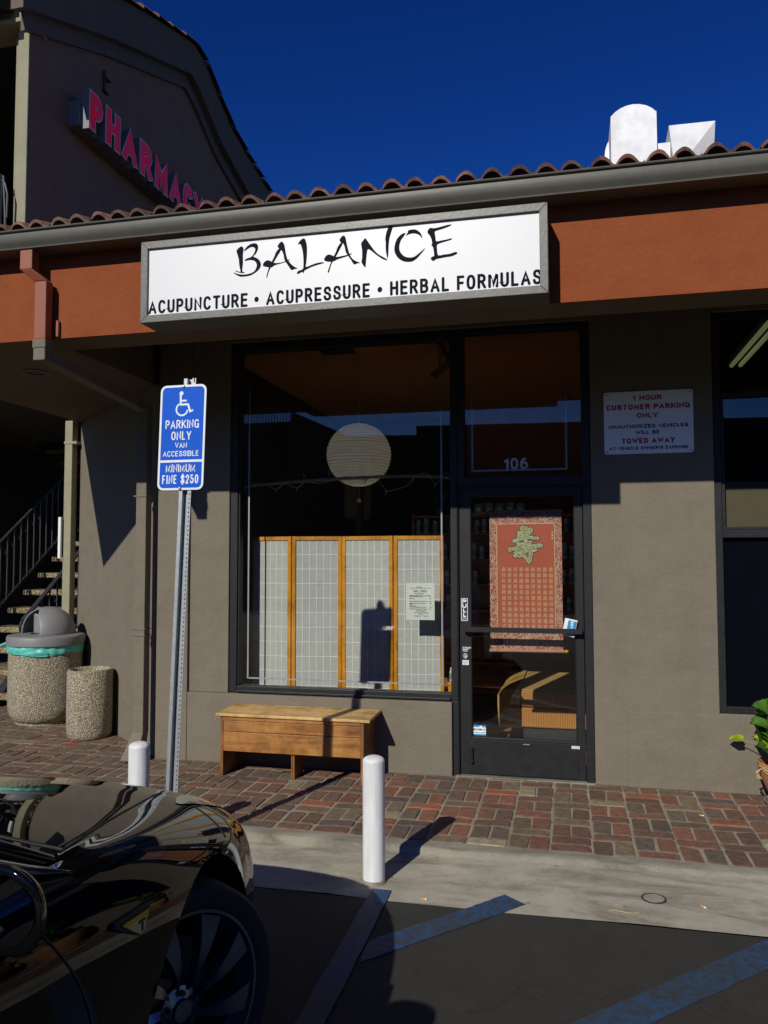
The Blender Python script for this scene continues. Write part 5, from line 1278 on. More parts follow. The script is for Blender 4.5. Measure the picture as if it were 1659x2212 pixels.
for f0, f1, v_ in ((0.30, 0.63, .285), (0.25, 0.41, .195), (.50, .72, .195), (.25, .45, .228), (.51, .72, .228), (.11, .83, .335), (.11, .57, .362), (.82, .88, .362), (.11, .30, .415), (.82, .88, .415), (.11, .75, .49), (.82, .88, .49), (.11, .68, .543), (.82, .89, .543), (.11, .23, .568), (.11, .36, .613), (.11, .70, .643), (.82, .89, .643), (.11, .75, .695), (.82, .87, .695), (.35, .69, .742), (.27, .76, .788), (.44, .58, .833), (.27, .48, .88), (.60, .77, .88)):
    x_ = nx(f0)
    while x_ < nx(f1):                                # too small to read: runs of grey word shapes
        w_ = min(rng.uniform(0.005, 0.016), nx(f1) - x_ + 0.001); mb.box(x_, x_ + w_, 0.0728, 0.0735, nzz(v_ + 0.006), nzz(v_ - 0.004)); x_ += w_ + 0.0028
mb.build('print', M['print_ink'], nl, smooth=0)

tl = thing('track_light', 'black ceiling track with two small white spot heads inside the window', 'light', (-1.05, 0.55, 3.2))
mb = MB(); bar(mb, (-1.02, 0.5, 3.385), (-1.02, 1.4, 3.385), 0.035, 0.03); mb.build('track', M['iron'], tl, smooth=0)
for (y_, z_, x_) in ((0.62, 3.20, -1.0), (0.52, 3.12, -1.05)):
    mb = MB(); mb.tube([(-1.02, y_, 3.37), (-1.02, y_, z_ + 0.05)], 0.008, 8); mb.tube([(x_ + 0.05, y_, z_ + 0.045), (x_ - 0.03, y_ - 0.03, z_ - 0.03)], [0.026, 0.034], 16); mb.build('spot_head', M['cream_plastic'], tl, smooth=40)
cv = thing('ceiling_vent', 'dark square air vent in the terracotta ceiling behind the glass', 'vent', (-1.92, 0.6, 3.39))
mb = MB(); mb.box(-2.08, -1.78, 0.50, 0.70, 3.388, 3.3985); mb.build('plate', M['iron'], cv, smooth=0)
for i in range(5): MB().box(-2.06, -1.80, 0.52 + 0.035 * i, 0.535 + 0.035 * i, 3.380, 3.3875).build('slat', M['inner_dark'], cv, smooth=0)

# shelf unit with supplement bottles
SHZ = (1.86, 1.585, 1.32, 1.05, 0.78, 0.50)
sh_ = thing('shelf_unit', 'tall dark cherry wood shelf unit at the back of the shop', 'shelf', (-0.6, 2.62, 0.01))
mb = MB()
for x0 in (-1.645, -0.62, 0.44): mb.box(x0, x0 + 0.025, 2.50, 2.80, 0.01, 2.07)
mb.build('upright', M['shelfwood'], sh_, smooth=0)
for z in SHZ + (2.05, 0.2): MB().box(-1.62, 0.44, 2.501, 2.80, z - 0.022, z).build('shelf', M['shelfwood'], sh_, smooth=0)
MB().box(-1.62, 0.44, 2.80, 2.812, 0.01, 2.07).build('back_panel', M['shelfwood'], sh_, smooth=0)
def bottle(x, y, z, h, r, label, group):
    t = thing('supplement_bottle', label, 'bottle', (x, y, z), group)
    mb = MB(); mb.lathe([(0.001, 0), (r, 0.003), (r, h * 0.70), (r * 0.7, h * 0.79), (r * 0.66, h * 0.80)], (x, y, z), 18); mb.build('body', M['bottle'], t, smooth=40)
    mb = MB(); mb.lathe([(r * 0.74, h * 0.79), (r * 0.74, h * 0.985), (r * 0.68, h), (0.001, h)], (x, y, z), 18); mb.build('cap', M['bottle'], t, smooth=40)
    mb = MB(); mb.lathe([(r + 0.0008, h * 0.16), (r + 0.0008, h * 0.60)], (x, y, z), 18); mb.build('label', M['bottle_label'], t, smooth=40)
    return t
protos = {}
def place_bottle(x, y, z, h, label, group):
    if h not in protos: protos[h] = bottle(x, y, z, h, 0.030 + 0.1 * (h - 0.13), label, group); return
    src = protos[h]; c = src.copy(); COL.objects.link(c); c.location = (x, y, z); c['label'] = label; c['group'] = group
    for ch in list(src.children): d_ = ch.copy(); COL.objects.link(d_); d_.parent = c
rows_ = {0: [-1.585, -1.50, -1.40, -1.22, -1.14, -0.95, -0.87, -0.75, -0.10, -0.02, 0.10, 0.2], 1: [-1.3, -1.22, -1.14, -0.98, -0.90, -0.79, -0.04, 0.04, 0.15], 2: [-1.28, -1.2, -1.1, -0.97, -0.05, 0.03, 0.14], 3: [-1.26, -1.17, 0.0, 0.09]}
names_ = {0: 'upper', 1: 'second', 2: 'third', 3: 'lower'}
for rw, xs_ in rows_.items():
    for i, x_ in enumerate(xs_):
        place_bottle(x_, 2.58 + 0.02 * math.sin(i * 3), SHZ[rw] + 0.0005, (0.15, 0.165, 0.135)[(i * 7 + rw) % 3], 'small white supplement bottle standing in the row on the %s shelf' % names_[rw], 'bottles on the %s shelf' % names_[rw])
stn = thing('display_stand', 'low wooden stand beside the right end of the folding screen', 'stand', (-0.87, 0.45, 0.01))
mb = MB(); mb.box(-0.945, -0.82, 0.36, 0.60, 0.60, 0.625); mb.build('top', M['screenwood'], stn, smooth=0, bevel=0.002)
for x0, y0 in ((-0.94, 0.365), (-0.85, 0.365), (-0.94, 0.57), (-0.85, 0.57)): MB().box(x0, x0 + 0.025, y0, y0 + 0.025, 0.01, 0.60).build('leg', M['screenwood'], stn, smooth=0)
for i, x_ in enumerate((-0.915, -0.862)): bottle(x_, 0.42, 0.6255, 0.11, 0.022, ('left' if i == 0 else 'right') + ' one of the two sunlit bottles on the low stand', 'bottles on the low stand')
orn = thing('dark_ornament', 'dark spiky plant ornament on top of the shelf unit', 'ornament', (-1.36, 2.63, 2.05))
mb = MB(); mb.lathe([(0.001, 2.05), (0.08, 2.05), (0.10, 2.12), (0.06, 2.17), (0.001, 2.175)], (-1.36, 2.63, 0), 20); mb.build('pot', M['iron'], orn, smooth=40)
mb = MB()
for i in range(16):
    a_ = i * 2.4; ln_ = 0.12 + 0.05 * rng.random(); mb.tube([(-1.36, 2.63, 2.16), (-1.36 + 0.5 * ln_ * math.cos(a_), 2.63 + 0.3 * ln_ * math.sin(a_), 2.16 + 0.8 * ln_), (-1.36 + ln_ * math.cos(a_), 2.63 + 0.6 * ln_ * math.sin(a_), 2.15 + ln_)], [0.022, 0.018, 0.001], 6)
mb.build('spikes', M['iron'], orn, smooth=30)
for i, x_ in enumerate((-0.93, -0.82, -0.71, -0.60, -0.49)):
    t = thing('herb_box', 'dark green herb box, %s along the top of the shelf unit' % ('first', 'second', 'third', 'fourth', 'fifth')[i], 'box', (x_, 2.6, 2.05), 'herb boxes on top of the shelf unit')
    MB().box(x_ - 0.045, x_ + 0.045, 2.56, 2.66, 2.0505, 2.17 + 0.01 * (i % 2)).build('carton', M['bottle_label'], t, smooth=0)
    MB().box(x_ - 0.02, x_ + 0.02, 2.5585, 2.56, 2.09, 2.13).build('carton_label', M['print_paper'], t, smooth=0)

# hanging scroll behind the door glass
sc = thing('hanging_scroll', 'red and gold brocade longevity scroll hanging behind the door glass', 'scroll', (-0.31, 0.13, 0.92))
XL_, XR_ = -0.582, -0.048; ZT, ZB = 1.957, 0.922
SP = ((0, 0.13, 0), *FRONT)
mb = MB(); mb.grid([[(XL_ + (XR_ - XL_) * i / 10, 0.13 + 0.002 * math.sin(i * 1.4 + j), ZB + (ZT - ZB) * j / 20) for i in range(11)] for j in range(21)])
cloth = mb.build('cloth', M['brocade'], sc, smooth=60)
IX0, IX1, IZ0, IZ1 = -0.528, -0.100, 1.062, 1.862
mb = MB(); mb.prism(round_rect(IX0, IX1, IZ0, IZ1, 0.018), SP[0], *FRONT, 0.0025, 0.0035); mb.build('red_panel', M['scrollred'], cloth, smooth=0)
mb = MB(); ring(mb, round_rect(IX0 - 0.003, IX1 + 0.003, IZ0 - 0.003, IZ1 + 0.003, 0.02), round_rect(IX0 + 0.003, IX1 - 0.003, IZ0 + 0.003, IZ1 - 0.003, 0.015), SP[0], *FRONT, 0.003, 0.0045)
rows9, cols9 = 11, 9
G = '壽寿福壽禄壽喜壽寿'
for r_ in range(rows9):
    for c_ in range(cols9):
        x0 = -0.494 + c_ * 0.0435; z1 = 1.535 - r_ * 0.0425
        put_text(mb, G[(r_ * 4 + c_ * 2) % len(G)], (x0, x0 + 0.030, z1 - 0.032, z1), SP[0], *FRONT, 0.0006, 0.0, 1, base=0.0036)
for k_ in range(3): mb.box(-0.122, -0.112, 0.1255, 0.1263, 1.745 + 0.022 * k_, 1.760 + 0.022 * k_)
mb.build('gold_embroidery', M['gold'], cloth, smooth=0)
def brush(mb, strokes, extra, base, m=0):
    for k_, (pts, w0, w1) in enumerate(strokes):
        P = [np.array([-0.582 + (a_ - 410) * 0.000618, 1.957 - (b_ - 240) * 0.000600]) for a_, b_ in pts]
        path = []
        for i in range(len(P) - 1):
            p0, p1, p2, p3 = P[max(0, i - 1)], P[i], P[i + 1], P[min(len(P) - 1, i + 2)]
            for t_ in (0, .25, .5, .75): path.append(0.5 * (2 * p1 + (p2 - p0) * t_ + (2 * p0 - 5 * p1 + 4 * p2 - p3) * t_ ** 2 + (3 * p1 - p0 - 3 * p2 + p3) * t_ ** 3))
        path.append(P[-1]); L_, R_ = [], []
        n_ = len(path)
        for i, q in enumerate(path):
            d_ = path[min(n_ - 1, i + 1)] - path[max(0, i - 1)]; d_ = d_ / (np.linalg.norm(d_) + 1e-9); nn = np.array([-d_[1], d_[0]])
            w_ = ((w0 + (w1 - w0) * i / (n_ - 1)) * (0.86 + 0.14 * math.cos(2 * math.pi * i / (n_ - 1)))) * 0.00037 + extra
            L_.append(q + nn * w_); R_.append(q - nn * w_)
        d0 = path[0] - path[1]; d0 /= np.linalg.norm(d0); d1 = path[-1] - path[-2]; d1 /= np.linalg.norm(d1)
        def cap(c_, d_, a_, b_, w_): return [tuple(c_ + (a_ - c_) * math.cos(t_) + d_ * w_ * math.sin(t_)) for t_ in (0.5, 1.0, 1.57, 2.14, 2.64)]
        out = [tuple(q) for q in L_] + cap(path[-1], d1, L_[-1], R_[-1], np.linalg.norm(L_[-1] - path[-1])) + [tuple(q) for q in R_[::-1]] + cap(path[0], d0, R_[0], L_[0], np.linalg.norm(L_[0] - path[0]))
        mb.prism(out, SP[0], *FRONT, base - 0.0006, base + 0.00012 * k_, m)
    return mb
STROKES = [([(808, 452), (850, 470), (905, 500)], 52, 40), ([(765, 512), (840, 492), (905, 478)], 36, 52), ([(765, 555), (830, 542), (885, 530)], 38, 30), ([(708, 612), (800, 590), (900, 572), (985, 585)], 42, 40), ([(850, 460), (848, 600), (835, 740)], 50, 50), ([(760, 660), (830, 648), (900, 632)], 46, 36), ([(655, 720), (760, 700), (900, 680), (1030, 672)], 44, 42), ([(745, 745), (850, 742), (960, 728)], 34, 36), ([(735, 770), (720, 800)], 56, 44), ([(785, 760), (770, 800)], 44, 40), ([(905, 720), (905, 790), (885, 870)], 52, 46), ([(820, 795), (850, 825), (885, 870)], 40, 40)]
brush(MB(), STROKES, 0.0050, 0.0042).build('character_outline', M['ink_black'], cloth, smooth=0)
brush(MB(), STROKES, 0.0012, 0.0064).build('character', M['glitter'], cloth, smooth=0)
mb = MB(); mb.tube([(XL_ - 0.008, 0.128, 0.912), (XR_ + 0.004, 0.128, 0.917)], 0.013, 16); mb.build('roller', M['brocade_rod'], sc, smooth=40)
mb = MB(); mb.tube([(XR_ + 0.004, 0.128, 0.917), (XR_ + 0.010, 0.128, 0.917), (XR_ + 0.016, 0.128, 0.917), (XR_ + 0.024, 0.128, 0.917), (XR_ + 0.032, 0.128, 0.917), (XR_ + 0.040, 0.128, 0.917)], [0.012, 0.015, 0.012, 0.015, 0.013, 0.006], 16); mb.build('roller_knob', M['brass'], sc, smooth=50)
mb = MB(); mb.tube([(XL_ - 0.004, 0.126, 1.957), (XR_ + 0.004, 0.126, 1.957)], 0.010, 12); mb.build('top_rod', M['brocade_rod'], sc, smooth=40)
hb = MB(); hb.tube([(-0.74, 0.11, 1.935), (-0.60, 0.12, 1.948)], 0.008, 10); tag(hb.build('hanging_rod', M['brass'], smooth=40, loc=(-0.67, 0.115, 1.94)), 'short yellow wooden rod poking out left of the scroll top', 'rod')

fl_ = thing('flyer', 'folded blue and white flyer tucked behind the door push bar', 'flyer', (0.0, -0.012, 1.10))
c_, s_ = math.cos(R(-12)), math.sin(R(-12))
def fpt(p): return (c_ * p[0] - s_ * p[1], s_ * p[0] + c_ * p[1])
mb = MB(); mb.prism([fpt(p) for p in ((-0.044, -0.062), (0.044, -0.062), (0.044, 0.062), (-0.044, 0.062))], (0.0, -0.010, 1.105), *FRONT, 0, 0.002); mb.build('card', M['flyer_white'], fl_, smooth=0)
mb = MB(); mb.prism([fpt(p) for p in ((-0.018, -0.055), (0.042, -0.055), (0.042, 0.052), (-0.018, 0.052))], (0.0, -0.0125, 1.105), *FRONT, 0, 0.001); mb.build('print_area', M['flyer_blue'], fl_, smooth=0)
mb = MB(); uu = Vector((-s_, 0, c_)); vv = Vector((-c_, 0, -s_)); put_text(mb, 'MING', (0.0, 0.048, -0.022, 0.0), (0.0, -0.0135, 1.105), tuple(uu), tuple(vv), (0, -1, 0), 0.0006, 0.2); mb.build('lettering', M['flyer_white'], fl_, smooth=0)

sf = thing('sofa', 'orange corduroy sofa end catching sunlight just inside the door', 'sofa', (-0.1, 1.6, 0.01))
mb = MB(); mb.box(-0.422, 0.46, 1.085, 2.2, 0.150, 0.315); mb.build('base', M['corduroy'], sf, smooth=0, bevel=0.012)
mb = MB(); mb.box(-0.422, 0.46, 1.078, 2.2, 0.322, 0.462); mb.build('seat_cushion', M['corduroy'], sf, smooth=0, bevel=0.02, segs=3)
mb = MB(); mb.box(-0.417, 0.46, 1.095, 2.18, 0.4625, 0.470); mb.build('seat_cover', M['sofa_top'], sf, smooth=0, bevel=0.004)
mb = MB(); rows = []
for y_ in (1.05, 1.4, 1.8, 2.2):
    rows.append([(-0.60 - 0.015 * math.sin(q / 10 * 3), y_, 0.15 + 0.27 * q / 6) for q in range(7)] + [(-0.60 + 0.09 - 0.09 * math.cos(R(15 * q)), y_, 0.42 + 0.06 * math.sin(R(15 * q))) for q in range(1, 7)] + [(-0.425, y_, 0.478), (-0.425, y_, 0.15)])
mb.grid(rows); mb.f.append(tuple(range(len(rows[0])))); mb.m.append(0); mb.build('arm', M['sofa_top'], sf, smooth=40)
mb = MB(); mb.hexa([(0.06, 1.25, 0.472), (0.46, 1.25, 0.472), (0.46, 2.2, 0.472), (0.06, 2.2, 0.472)], [(0.16, 1.30, 0.98), (0.46, 1.30, 0.98), (0.46, 2.2, 0.98), (0.16, 2.2, 0.98)]); mb.build('backrest', M['shelfwood'], sf, smooth=0, bevel=0.03, segs=3)
mb = MB(); mb.box(-0.40, 0.45, 1.12, 2.15, 0.011, 0.149); mb.build('plinth', M['iron'], sf, smooth=0)
ch_ = thing('desk_chair', 'black chair with a looped arm showing at the right of the door glass', 'chair', (0.15, 0.95, 0.01))
mb = MB(); mb.tube([(0.10 + 0.09 * math.cos(R(a_)), 0.9, 0.72 + 0.16 * math.sin(R(a_))) for a_ in range(0, 360, 15)], 0.016, 10, closed=True); mb.build('arm', M['car_dark'], ch_, smooth=60)
mb = MB(); mb.box(0.05, 0.42, 0.85, 1.18, 0.42, 0.48); mb.build('seat', M['car_dark'], ch_, smooth=0, bevel=0.02)
mb = MB(); mb.box(0.36, 0.42, 0.86, 1.17, 0.49, 0.98); mb.build('backrest', M['car_dark'], ch_, smooth=0, bevel=0.02)
for x0, y0 in ((0.07, 0.87), (0.38, 0.87), (0.07, 1.14), (0.38, 1.14)): MB().box(x0, x0 + 0.025, y0, y0 + 0.025, 0.011, 0.42).build('leg', M['iron'], ch_, smooth=0)

ft = thing('fluorescent_light', 'dimly glowing twin tube ceiling light behind the neighbour window', 'light', (1.5, 1.0, 3.33))
MB().box(1.40, 1.60, 0.3, 1.75, 3.36, 3.415).build('housing', M['dark_void'], ft, smooth=0, bevel=0.004)
for x0 in (1.46, 1.535):
    for (y0, y1) in ((1.02, 1.72), (0.28, 0.98)): mb = MB(); mb.tube([(x0, y0, 3.335), (x0, y1, 3.335)], 0.019, 14); mb.build('tube', M['tube_lamp'], ft, smooth=40)

# ------------------------------------------------------------------ plant at the right edge
pp = thing('potted_plant', 'broad leaved green plant in an aged clay pot at the right edge of the wall', 'potted plant', (1.42, -0.24, 0))
PC = (1.39, -0.24)
mb = MB(); mb.lathe([(0.001, 0.03), (0.125, 0.03), (0.145, 0.08), (0.185, 0.17), (0.205, 0.235), (0.208, 0.275), (0.198, 0.285), (0.188, 0.275), (0.18, 0.21)], (*PC, 0), 48); mb.build('pot', M['terracotta'], pp, smooth=45)
mb = MB(); mb.lathe([(0.001, 0.002), (0.16, 0.002), (0.175, 0.035), (0.165, 0.038), (0.15, 0.012)], (*PC, 0), 40); mb.build('saucer', M['curb'], pp, smooth=45)
mb = MB(); mb.lathe([(0.186, 0.235), (0.1, 0.25), (0.001, 0.255)], (*PC, 0), 30); mb.build('soil', M['soil'], pp, smooth=45)
mb = MB()
for k_ in range(4): mb.tube([(PC[0] + 0.212 * math.cos(R(185 + 14 * q + 5 * k_)), PC[1] + 0.212 * math.sin(R(185 + 14 * q + 5 * k_)), 0.25 + 0.02 * math.sin(q * 0.9 + k_) - 0.004 * q * (k_ % 2)) for q in range(9)], 0.0028, 6)
for k_ in range(10): mb.tube([(PC[0] - 0.20, PC[1] - 0.07, 0.255), (PC[0] - 0.225 - 0.01 * rng.random(), PC[1] - 0.085 + 0.03 * rng.random(), 0.227), (PC[0] - 0.23 + 0.03 * rng.random(), PC[1] - 0.09 + 0.05 * rng.random(), 0.19)], 0.002, 5)
mb.build('raffia_bow', M['twine'], pp, smooth=30)
def leaf(mb, base, d, up, L, W, curl=0.25):
    base, d, up = Vector(base), Vector(d).normalized(), Vector(up); sd_ = d.cross(up).normalized(); nn = sd_.cross(d).normalized()
    rows = []
    ns = 10
    for i in range(ns + 1):
        t_ = i / ns; w_ = W * (math.sin(math.pi * min(1, (t_ * 0.93 + 0.07)) ** 0.75) ** 0.8) * (1 + 0.05 * math.sin(17 * t_))
        row = []
        for j in range(-3, 4):
            f_ = j / 3
            back = -0.10 * L * (abs(f_) ** 1.5) * max(0, 1 - 3 * t_)
            row.append(base + d * (L * t_ + back) + sd_ * (w_ * f_) + nn * (-curl * L * t_ * t_ + 0.22 * W * abs(f_) - 0.02 * math.sin(9 * t_ + 2 * f_) * L))
        rows.append(row)
    mb.grid(rows); return mb
leaves = [((1.115, -0.13, 0.395), (-0.9, 0.15, 0.12), 0.085, 0.034, 'leaf_lime'), ((1.235, -0.17, 0.40), (-0.22, -0.30, 0.75), 0.17, 0.080, 'leaf'), ((1.25, -0.26, 0.335), (-0.35, -0.35, 0.42), 0.13, 0.062, 'leaf'), ((1.26, -0.30, 0.41), (-0.05, -0.5, 0.65), 0.15, 0.080, 'leaf'), ((1.29, -0.22, 0.53), (-0.1, -0.3, 0.8), 0.17, 0.082, 'leaf'), ((1.31, -0.33, 0.47), (0.15, -0.6, 0.35), 0.12, 0.06, 'leaf_lime'), ((1.30, -0.33, 0.30), (-0.25, -0.5, 0.15), 0.11, 0.05, 'leaf')]
for i in range(17):
    a_ = rng.uniform(0, 6.283); r_ = rng.uniform(0.02, 0.13); z_ = rng.uniform(0.36, 0.66)
    leaves.append(((PC[0] + r_ * math.cos(a_), PC[1] + r_ * math.sin(a_), z_), (math.cos(a_), math.sin(a_), rng.uniform(-0.1, 0.7)), rng.uniform(0.12, 0.18), rng.uniform(0.060, 0.085), 'leaf' if rng.random() > 0.15 else 'leaf_lime'))
for (p, d_, L, W, mm) in leaves:
    leaf(MB(), p, d_, (0.1, -0.5, 0.8), L, W).build('leaf', M[mm], pp, smooth=80)
mb = MB()
for (p, d_, L, W, mm) in leaves: mb.tube([(PC[0] + (p[0] - PC[0]) * 0.15, PC[1] + (p[1] - PC[1]) * 0.15, 0.28), (PC[0] + (p[0] - PC[0]) * 0.4, PC[1] + (p[1] - PC[1]) * 0.4, 0.28 + 0.6 * (p[2] - 0.28)), p], [0.006, 0.004, 0.0025], 6)
mb.build('stem', M['stem'], pp, smooth=50)

def copy_tree(o, parent=None):
    c = o.copy(); COL.objects.link(c)
    if parent is not None: c.parent = parent
    for ch in list(o.children): copy_tree(ch, c)
    return c
for i, (x_, y_, rz_, sc_, lb) in enumerate(((2.25, -0.35, 1.9, 1.25, 'second leafy clay pot along the neighbour wall'), (3.05, -0.40, 4.0, 1.4, 'third leafy clay pot along the neighbour wall'))):
    c = copy_tree(pp); c.location = (x_, y_, 0); c.rotation_euler = (0, 0, rz_); c.scale = (sc_,) * 3; c['label'] = lb
# ------------------------------------------------------------------ litter and the cleanout cover
co = thing('cleanout_cover', 'small round cleanout cover with a dark ring set in the concrete apron', 'cover', (0.38, -1.77, -0.04))
z_ = apron_z(0.38, -1.77)
mb = MB(); mb.lathe([(0.050, z_ + 0.0015), (0.052, z_ + 0.004), (0.058, z_ + 0.004), (0.060, z_ + 0.0015)], (0.38, -1.77, 0), 40); mb.build('ring', M['iron'], co, smooth=40)
mb = MB(); mb.lathe([(0.0495, z_ + 0.003), (0.001, z_ + 0.004)], (0.38, -1.77, 0), 30); mb.build('lid', M['apron'], co, smooth=40)
def butt(x, y, z, a_, label):
    d_ = Vector((math.cos(a_), math.sin(a_), 0)); p = Vector((x, y, z + 0.005))
    t = thing('cigarette_butt', label, 'cigarette butt', (x, y, z), 'cigarette butts on the ground')
    MB().tube([p, p + d_ * 0.020], 0.0042, 10).build('filter', M['orange'], t, smooth=40)
    MB().tube([p + d_ * 0.0202, p + d_ * 0.028], 0.0042, 10).build('paper', M['flyer_white'], t, smooth=40)
butt(-0.725, -2.01, apron_z(-0.72, -2.0), 0.1, 'cigarette butt lying along the joint of apron and asphalt')
butt(0.59, -1.81, apron_z(0.59, -1.81), -0.9, 'cigarette butt on the apron right of the round cleanout cover')
butt(0.77, -0.555, 0.003, -0.4, 'cigarette butt on the brick pavement near the clay pot')
mb = MB(); mb.tube([(0.163 + 0.135 * q / 6, -1.935 - 0.012 * math.sin(q / 6 * 3), apron_z(0.2, -1.94) + 0.004 + 0.002 * math.sin(q)) for q in range(7)], 0.0016, 6)
tag(mb.build('dry_stalk', M['straw'], smooth=40, loc=(0.23, -1.94, -0.04)), 'thin dry straw stalk lying on the apron edge', 'straw')
mb = MB(); mb.tube([(-4.248 + 0.028 * math.cos(R(20 * q)), 0.30 + 0.028 * math.sin(R(20 * q)), 0.008) for q in range(18)], 0.004, 8, closed=True)
tag(mb.build('rubber_ring', M['red_rubber'], smooth=40, loc=(-4.248, 0.30, 0)), 'small red rubber ring on the bricks in front of the urn', 'ring')
mb = MB(); leaf(mb, (-2.12, -0.20, 0.012), (0.9, 0.3, 0.0), (0, 0, 1), 0.085, 0.028, 0.05); tag(mb.build('fallen_leaf', M['dryleaf'], smooth=60, loc=(-2.1, -0.19, 0)), 'curled brown leaf on the bricks beneath the bench', 'leaf')

# ------------------------------------------------------------------ buildings across the lot (they show in the window glass)
def opposite(name, pts, depth, y, label, m):
    t = thing(name, label, 'building', (sum(p[0] for p in pts) / len(pts), y - depth / 2, -0.1), 'buildings across the parking lot')
    MB().prism([(p[0], p[1]) for p in pts], (0, y, 0), *FRONT, 0, depth).build('wall', m, t, smooth=0); return t
ob = opposite('opposite_building', [(-30, -0.1), (-12.27, -0.1), (-12.27, 7.7), (-30, 7.7)], 9, -28, 'dark two storey block with a roof railing across the lot', M['inner_dark'])
mb = MB(); mb.box(-18, -12.3, -28.06, -28.02, 8.30, 8.36)
for i in range(40): mb.box(-18 + i * 0.145, -17.96 + i * 0.145, -28.06, -28.02, 7.7, 8.30)
mb.build('roof_railing', M['iron'], ob, smooth=0)
opposite('gabled_building', [(-12.26, -0.1), (-9.68, -0.1), (-9.68, 7.02), (-12.26, 8.18)], 9, -28.01, 'dark building with a sloping roof edge across the lot', M['gable'])
opposite('low_building', [(-9.67, -0.1), (-6.45, -0.1), (-6.45, 6.88), (-9.67, 6.95)], 9, -28.02, 'low dark flat roofed building across the lot', M['inner_dark'])
opposite('long_building', [(-6.44, -0.1), (22, -0.1), (22, 6.9), (-6.44, 7.28)], 9, -28.03, 'long dark flat roofed building across the lot', M['inner_dark'])
# ------------------------------------------------------------------ the black car
CX_, CY_, GZ = -2.0, -3.68, -0.05
car = thing('parked_car', 'glossy black sedan parked nose-in with its front wheel turned', 'car', (CX_, CY_ - 1.5, GZ))
ST = [  # s forward of the front axle, then nine points (t, z) from the sill up to the hood centre
 (-4.06, [(.40, .30), (.50, .34), (.56, .42), (.58, .56), (.57, .72), (.52, .86), (.42, .92), (.21, .94), (0, .945)]),
 (-4.00, [(.60, .22), (.72, .27), (.78, .40), (.80, .57), (.78, .75), (.70, .90), (.56, .96), (.28, .985), (0, .99)]),
 (-3.80, [(.70, .17), (.82, .22), (.88, .38), (.90, .57), (.89, .75), (.82, .92), (.66, .98), (.33, 1.005), (0, 1.01)]),
 (-3.40, [(.76, .15), (.89, .19), (.94, .37), (.955, .57), (.95, .75), (.89, .94), (.76, .985), (.38, 1.0), (0, 1.005)]),
 (-2.90, [(.78, .14), (.915, .19), (.955, .37), (.97, .57), (.965, .75), (.93, .94), (.84, .98), (.42, .99), (0, .99)]),
 (-2.00, [(.78, .14), (.915, .19), (.935, .37), (.95, .57), (.945, .75), (.91, .93), (.85, .965), (.42, .97), (0, .97)]),
 (-1.30, [(.78, .14), (.915, .19), (.935, .37), (.95, .57), (.94, .75), (.90, .915), (.84, .945), (.42, .95), (0, .95)]),
 (-0.80, [(.78, .14), (.915, .19), (.94, .37), (.952, .57), (.94, .750), (.895, .903), (.83, .935), (.41, .955), (0, .96)]),
 (-0.50, [(.78, .14), (.91, .19), (.943, .37), (.955, .57), (.94, .745), (.888, .876), (.80, .920), (.40, .943), (0, .950)]),
 (-0.15, [(.78, .14), (.91, .19), (.946, .37), (.955, .57), (.935, .722), (.850, .832), (.70, .868), (.35, .894), (0, .902)]),
 (0.20, [(.76, .14), (.895, .19), (.930, .36), (.928, .555), (.89, .690), (.765, .776), (.60, .808), (.30, .830), (0, .838)]),
 (0.50, [(.72, .14), (.83, .19), (.868, .35), (.860, .53), (.805, .652), (.665, .722), (.51, .748), (.26, .768), (0, .774)]),
 (0.72, [(.64, .14), (.74, .19), (.775, .34), (.760, .50), (.70, .604), (.58, .660), (.45, .684), (.23, .703), (0, .708)]),
 (0.84, [(.53, .16), (.61, .20), (.635, .34), (.615, .48), (.56, .550), (.475, .594), (.38, .618), (.19, .636), (0, .641)]),
 (0.91, [(.34, .20), (.40, .24), (.43, .35), (.42, .45), (.39, .51), (.34, .545), (.27, .562), (.14, .575), (0, .578)]),
]
ss_ = np.array([a for a, _ in ST]); PT = np.array([p for _, p in ST])
def hermite(xk, yk, x):
    m = np.empty_like(yk); h = np.diff(xk); d = (yk[1:] - yk[:-1]) / h.reshape(-1, *([1] * (yk.ndim - 1)))
    m[0], m[-1] = d[0], d[-1]
    w1 = h[1:].reshape(-1, *([1] * (yk.ndim - 1))); w0 = h[:-1].reshape(-1, *([1] * (yk.ndim - 1)))
    m[1:-1] = (d[:-1] * w1 + d[1:] * w0) / (w0 + w1)
    i = int(min(max(np.searchsorted(xk, x) - 1, 0), len(xk) - 2)); t = (x - xk[i]) / h[i]
    return (2 * t**3 - 3 * t**2 + 1) * yk[i] + (t**3 - 2 * t**2 + t) * h[i] * m[i] + (-2 * t**3 + 3 * t**2) * yk[i + 1] + (t**3 - t**2) * h[i] * m[i + 1]
VK = np.arange(9.0)
def across(row, v):                                  # the hood edge (v = 6) is a crisp crease
    return hermite(VK[:7], row[:7], v) if v <= 6 else hermite(VK[6:], row[6:], v)
def body_pt(s, v, side=1, out=0.0):
    """point of the car skin: s along the car, v from the sill (0) to the hood centre (8)"""
    row = hermite(ss_, PT, s); p = across(row, v)
    if out:
        e = 1e-3
        r2 = hermite(ss_, PT, min(s + e, 0.909)); q = across(r2, v); w_ = across(row, min(v + e, 8.0)) if v < 8 - e else None
        a = Vector((q[0] - p[0], e, q[1] - p[1]))
        b = Vector((w_[0] - p[0], 0, w_[1] - p[1])) if w_ is not None else Vector((-1, 0, 0))
        n = a.cross(b).normalized()
        if n.x * 0.3 + n.z < 0 and v > 4: n = -n
        if v <= 4 and n.x < 0: n = -n
        p = (p[0] + n.x * out, p[1] + n.z * out); s = s + n.y * out
    return Vector((CX_ + side * p[0], CY_ + s, p[1]))
NS = 150; NVs = 60
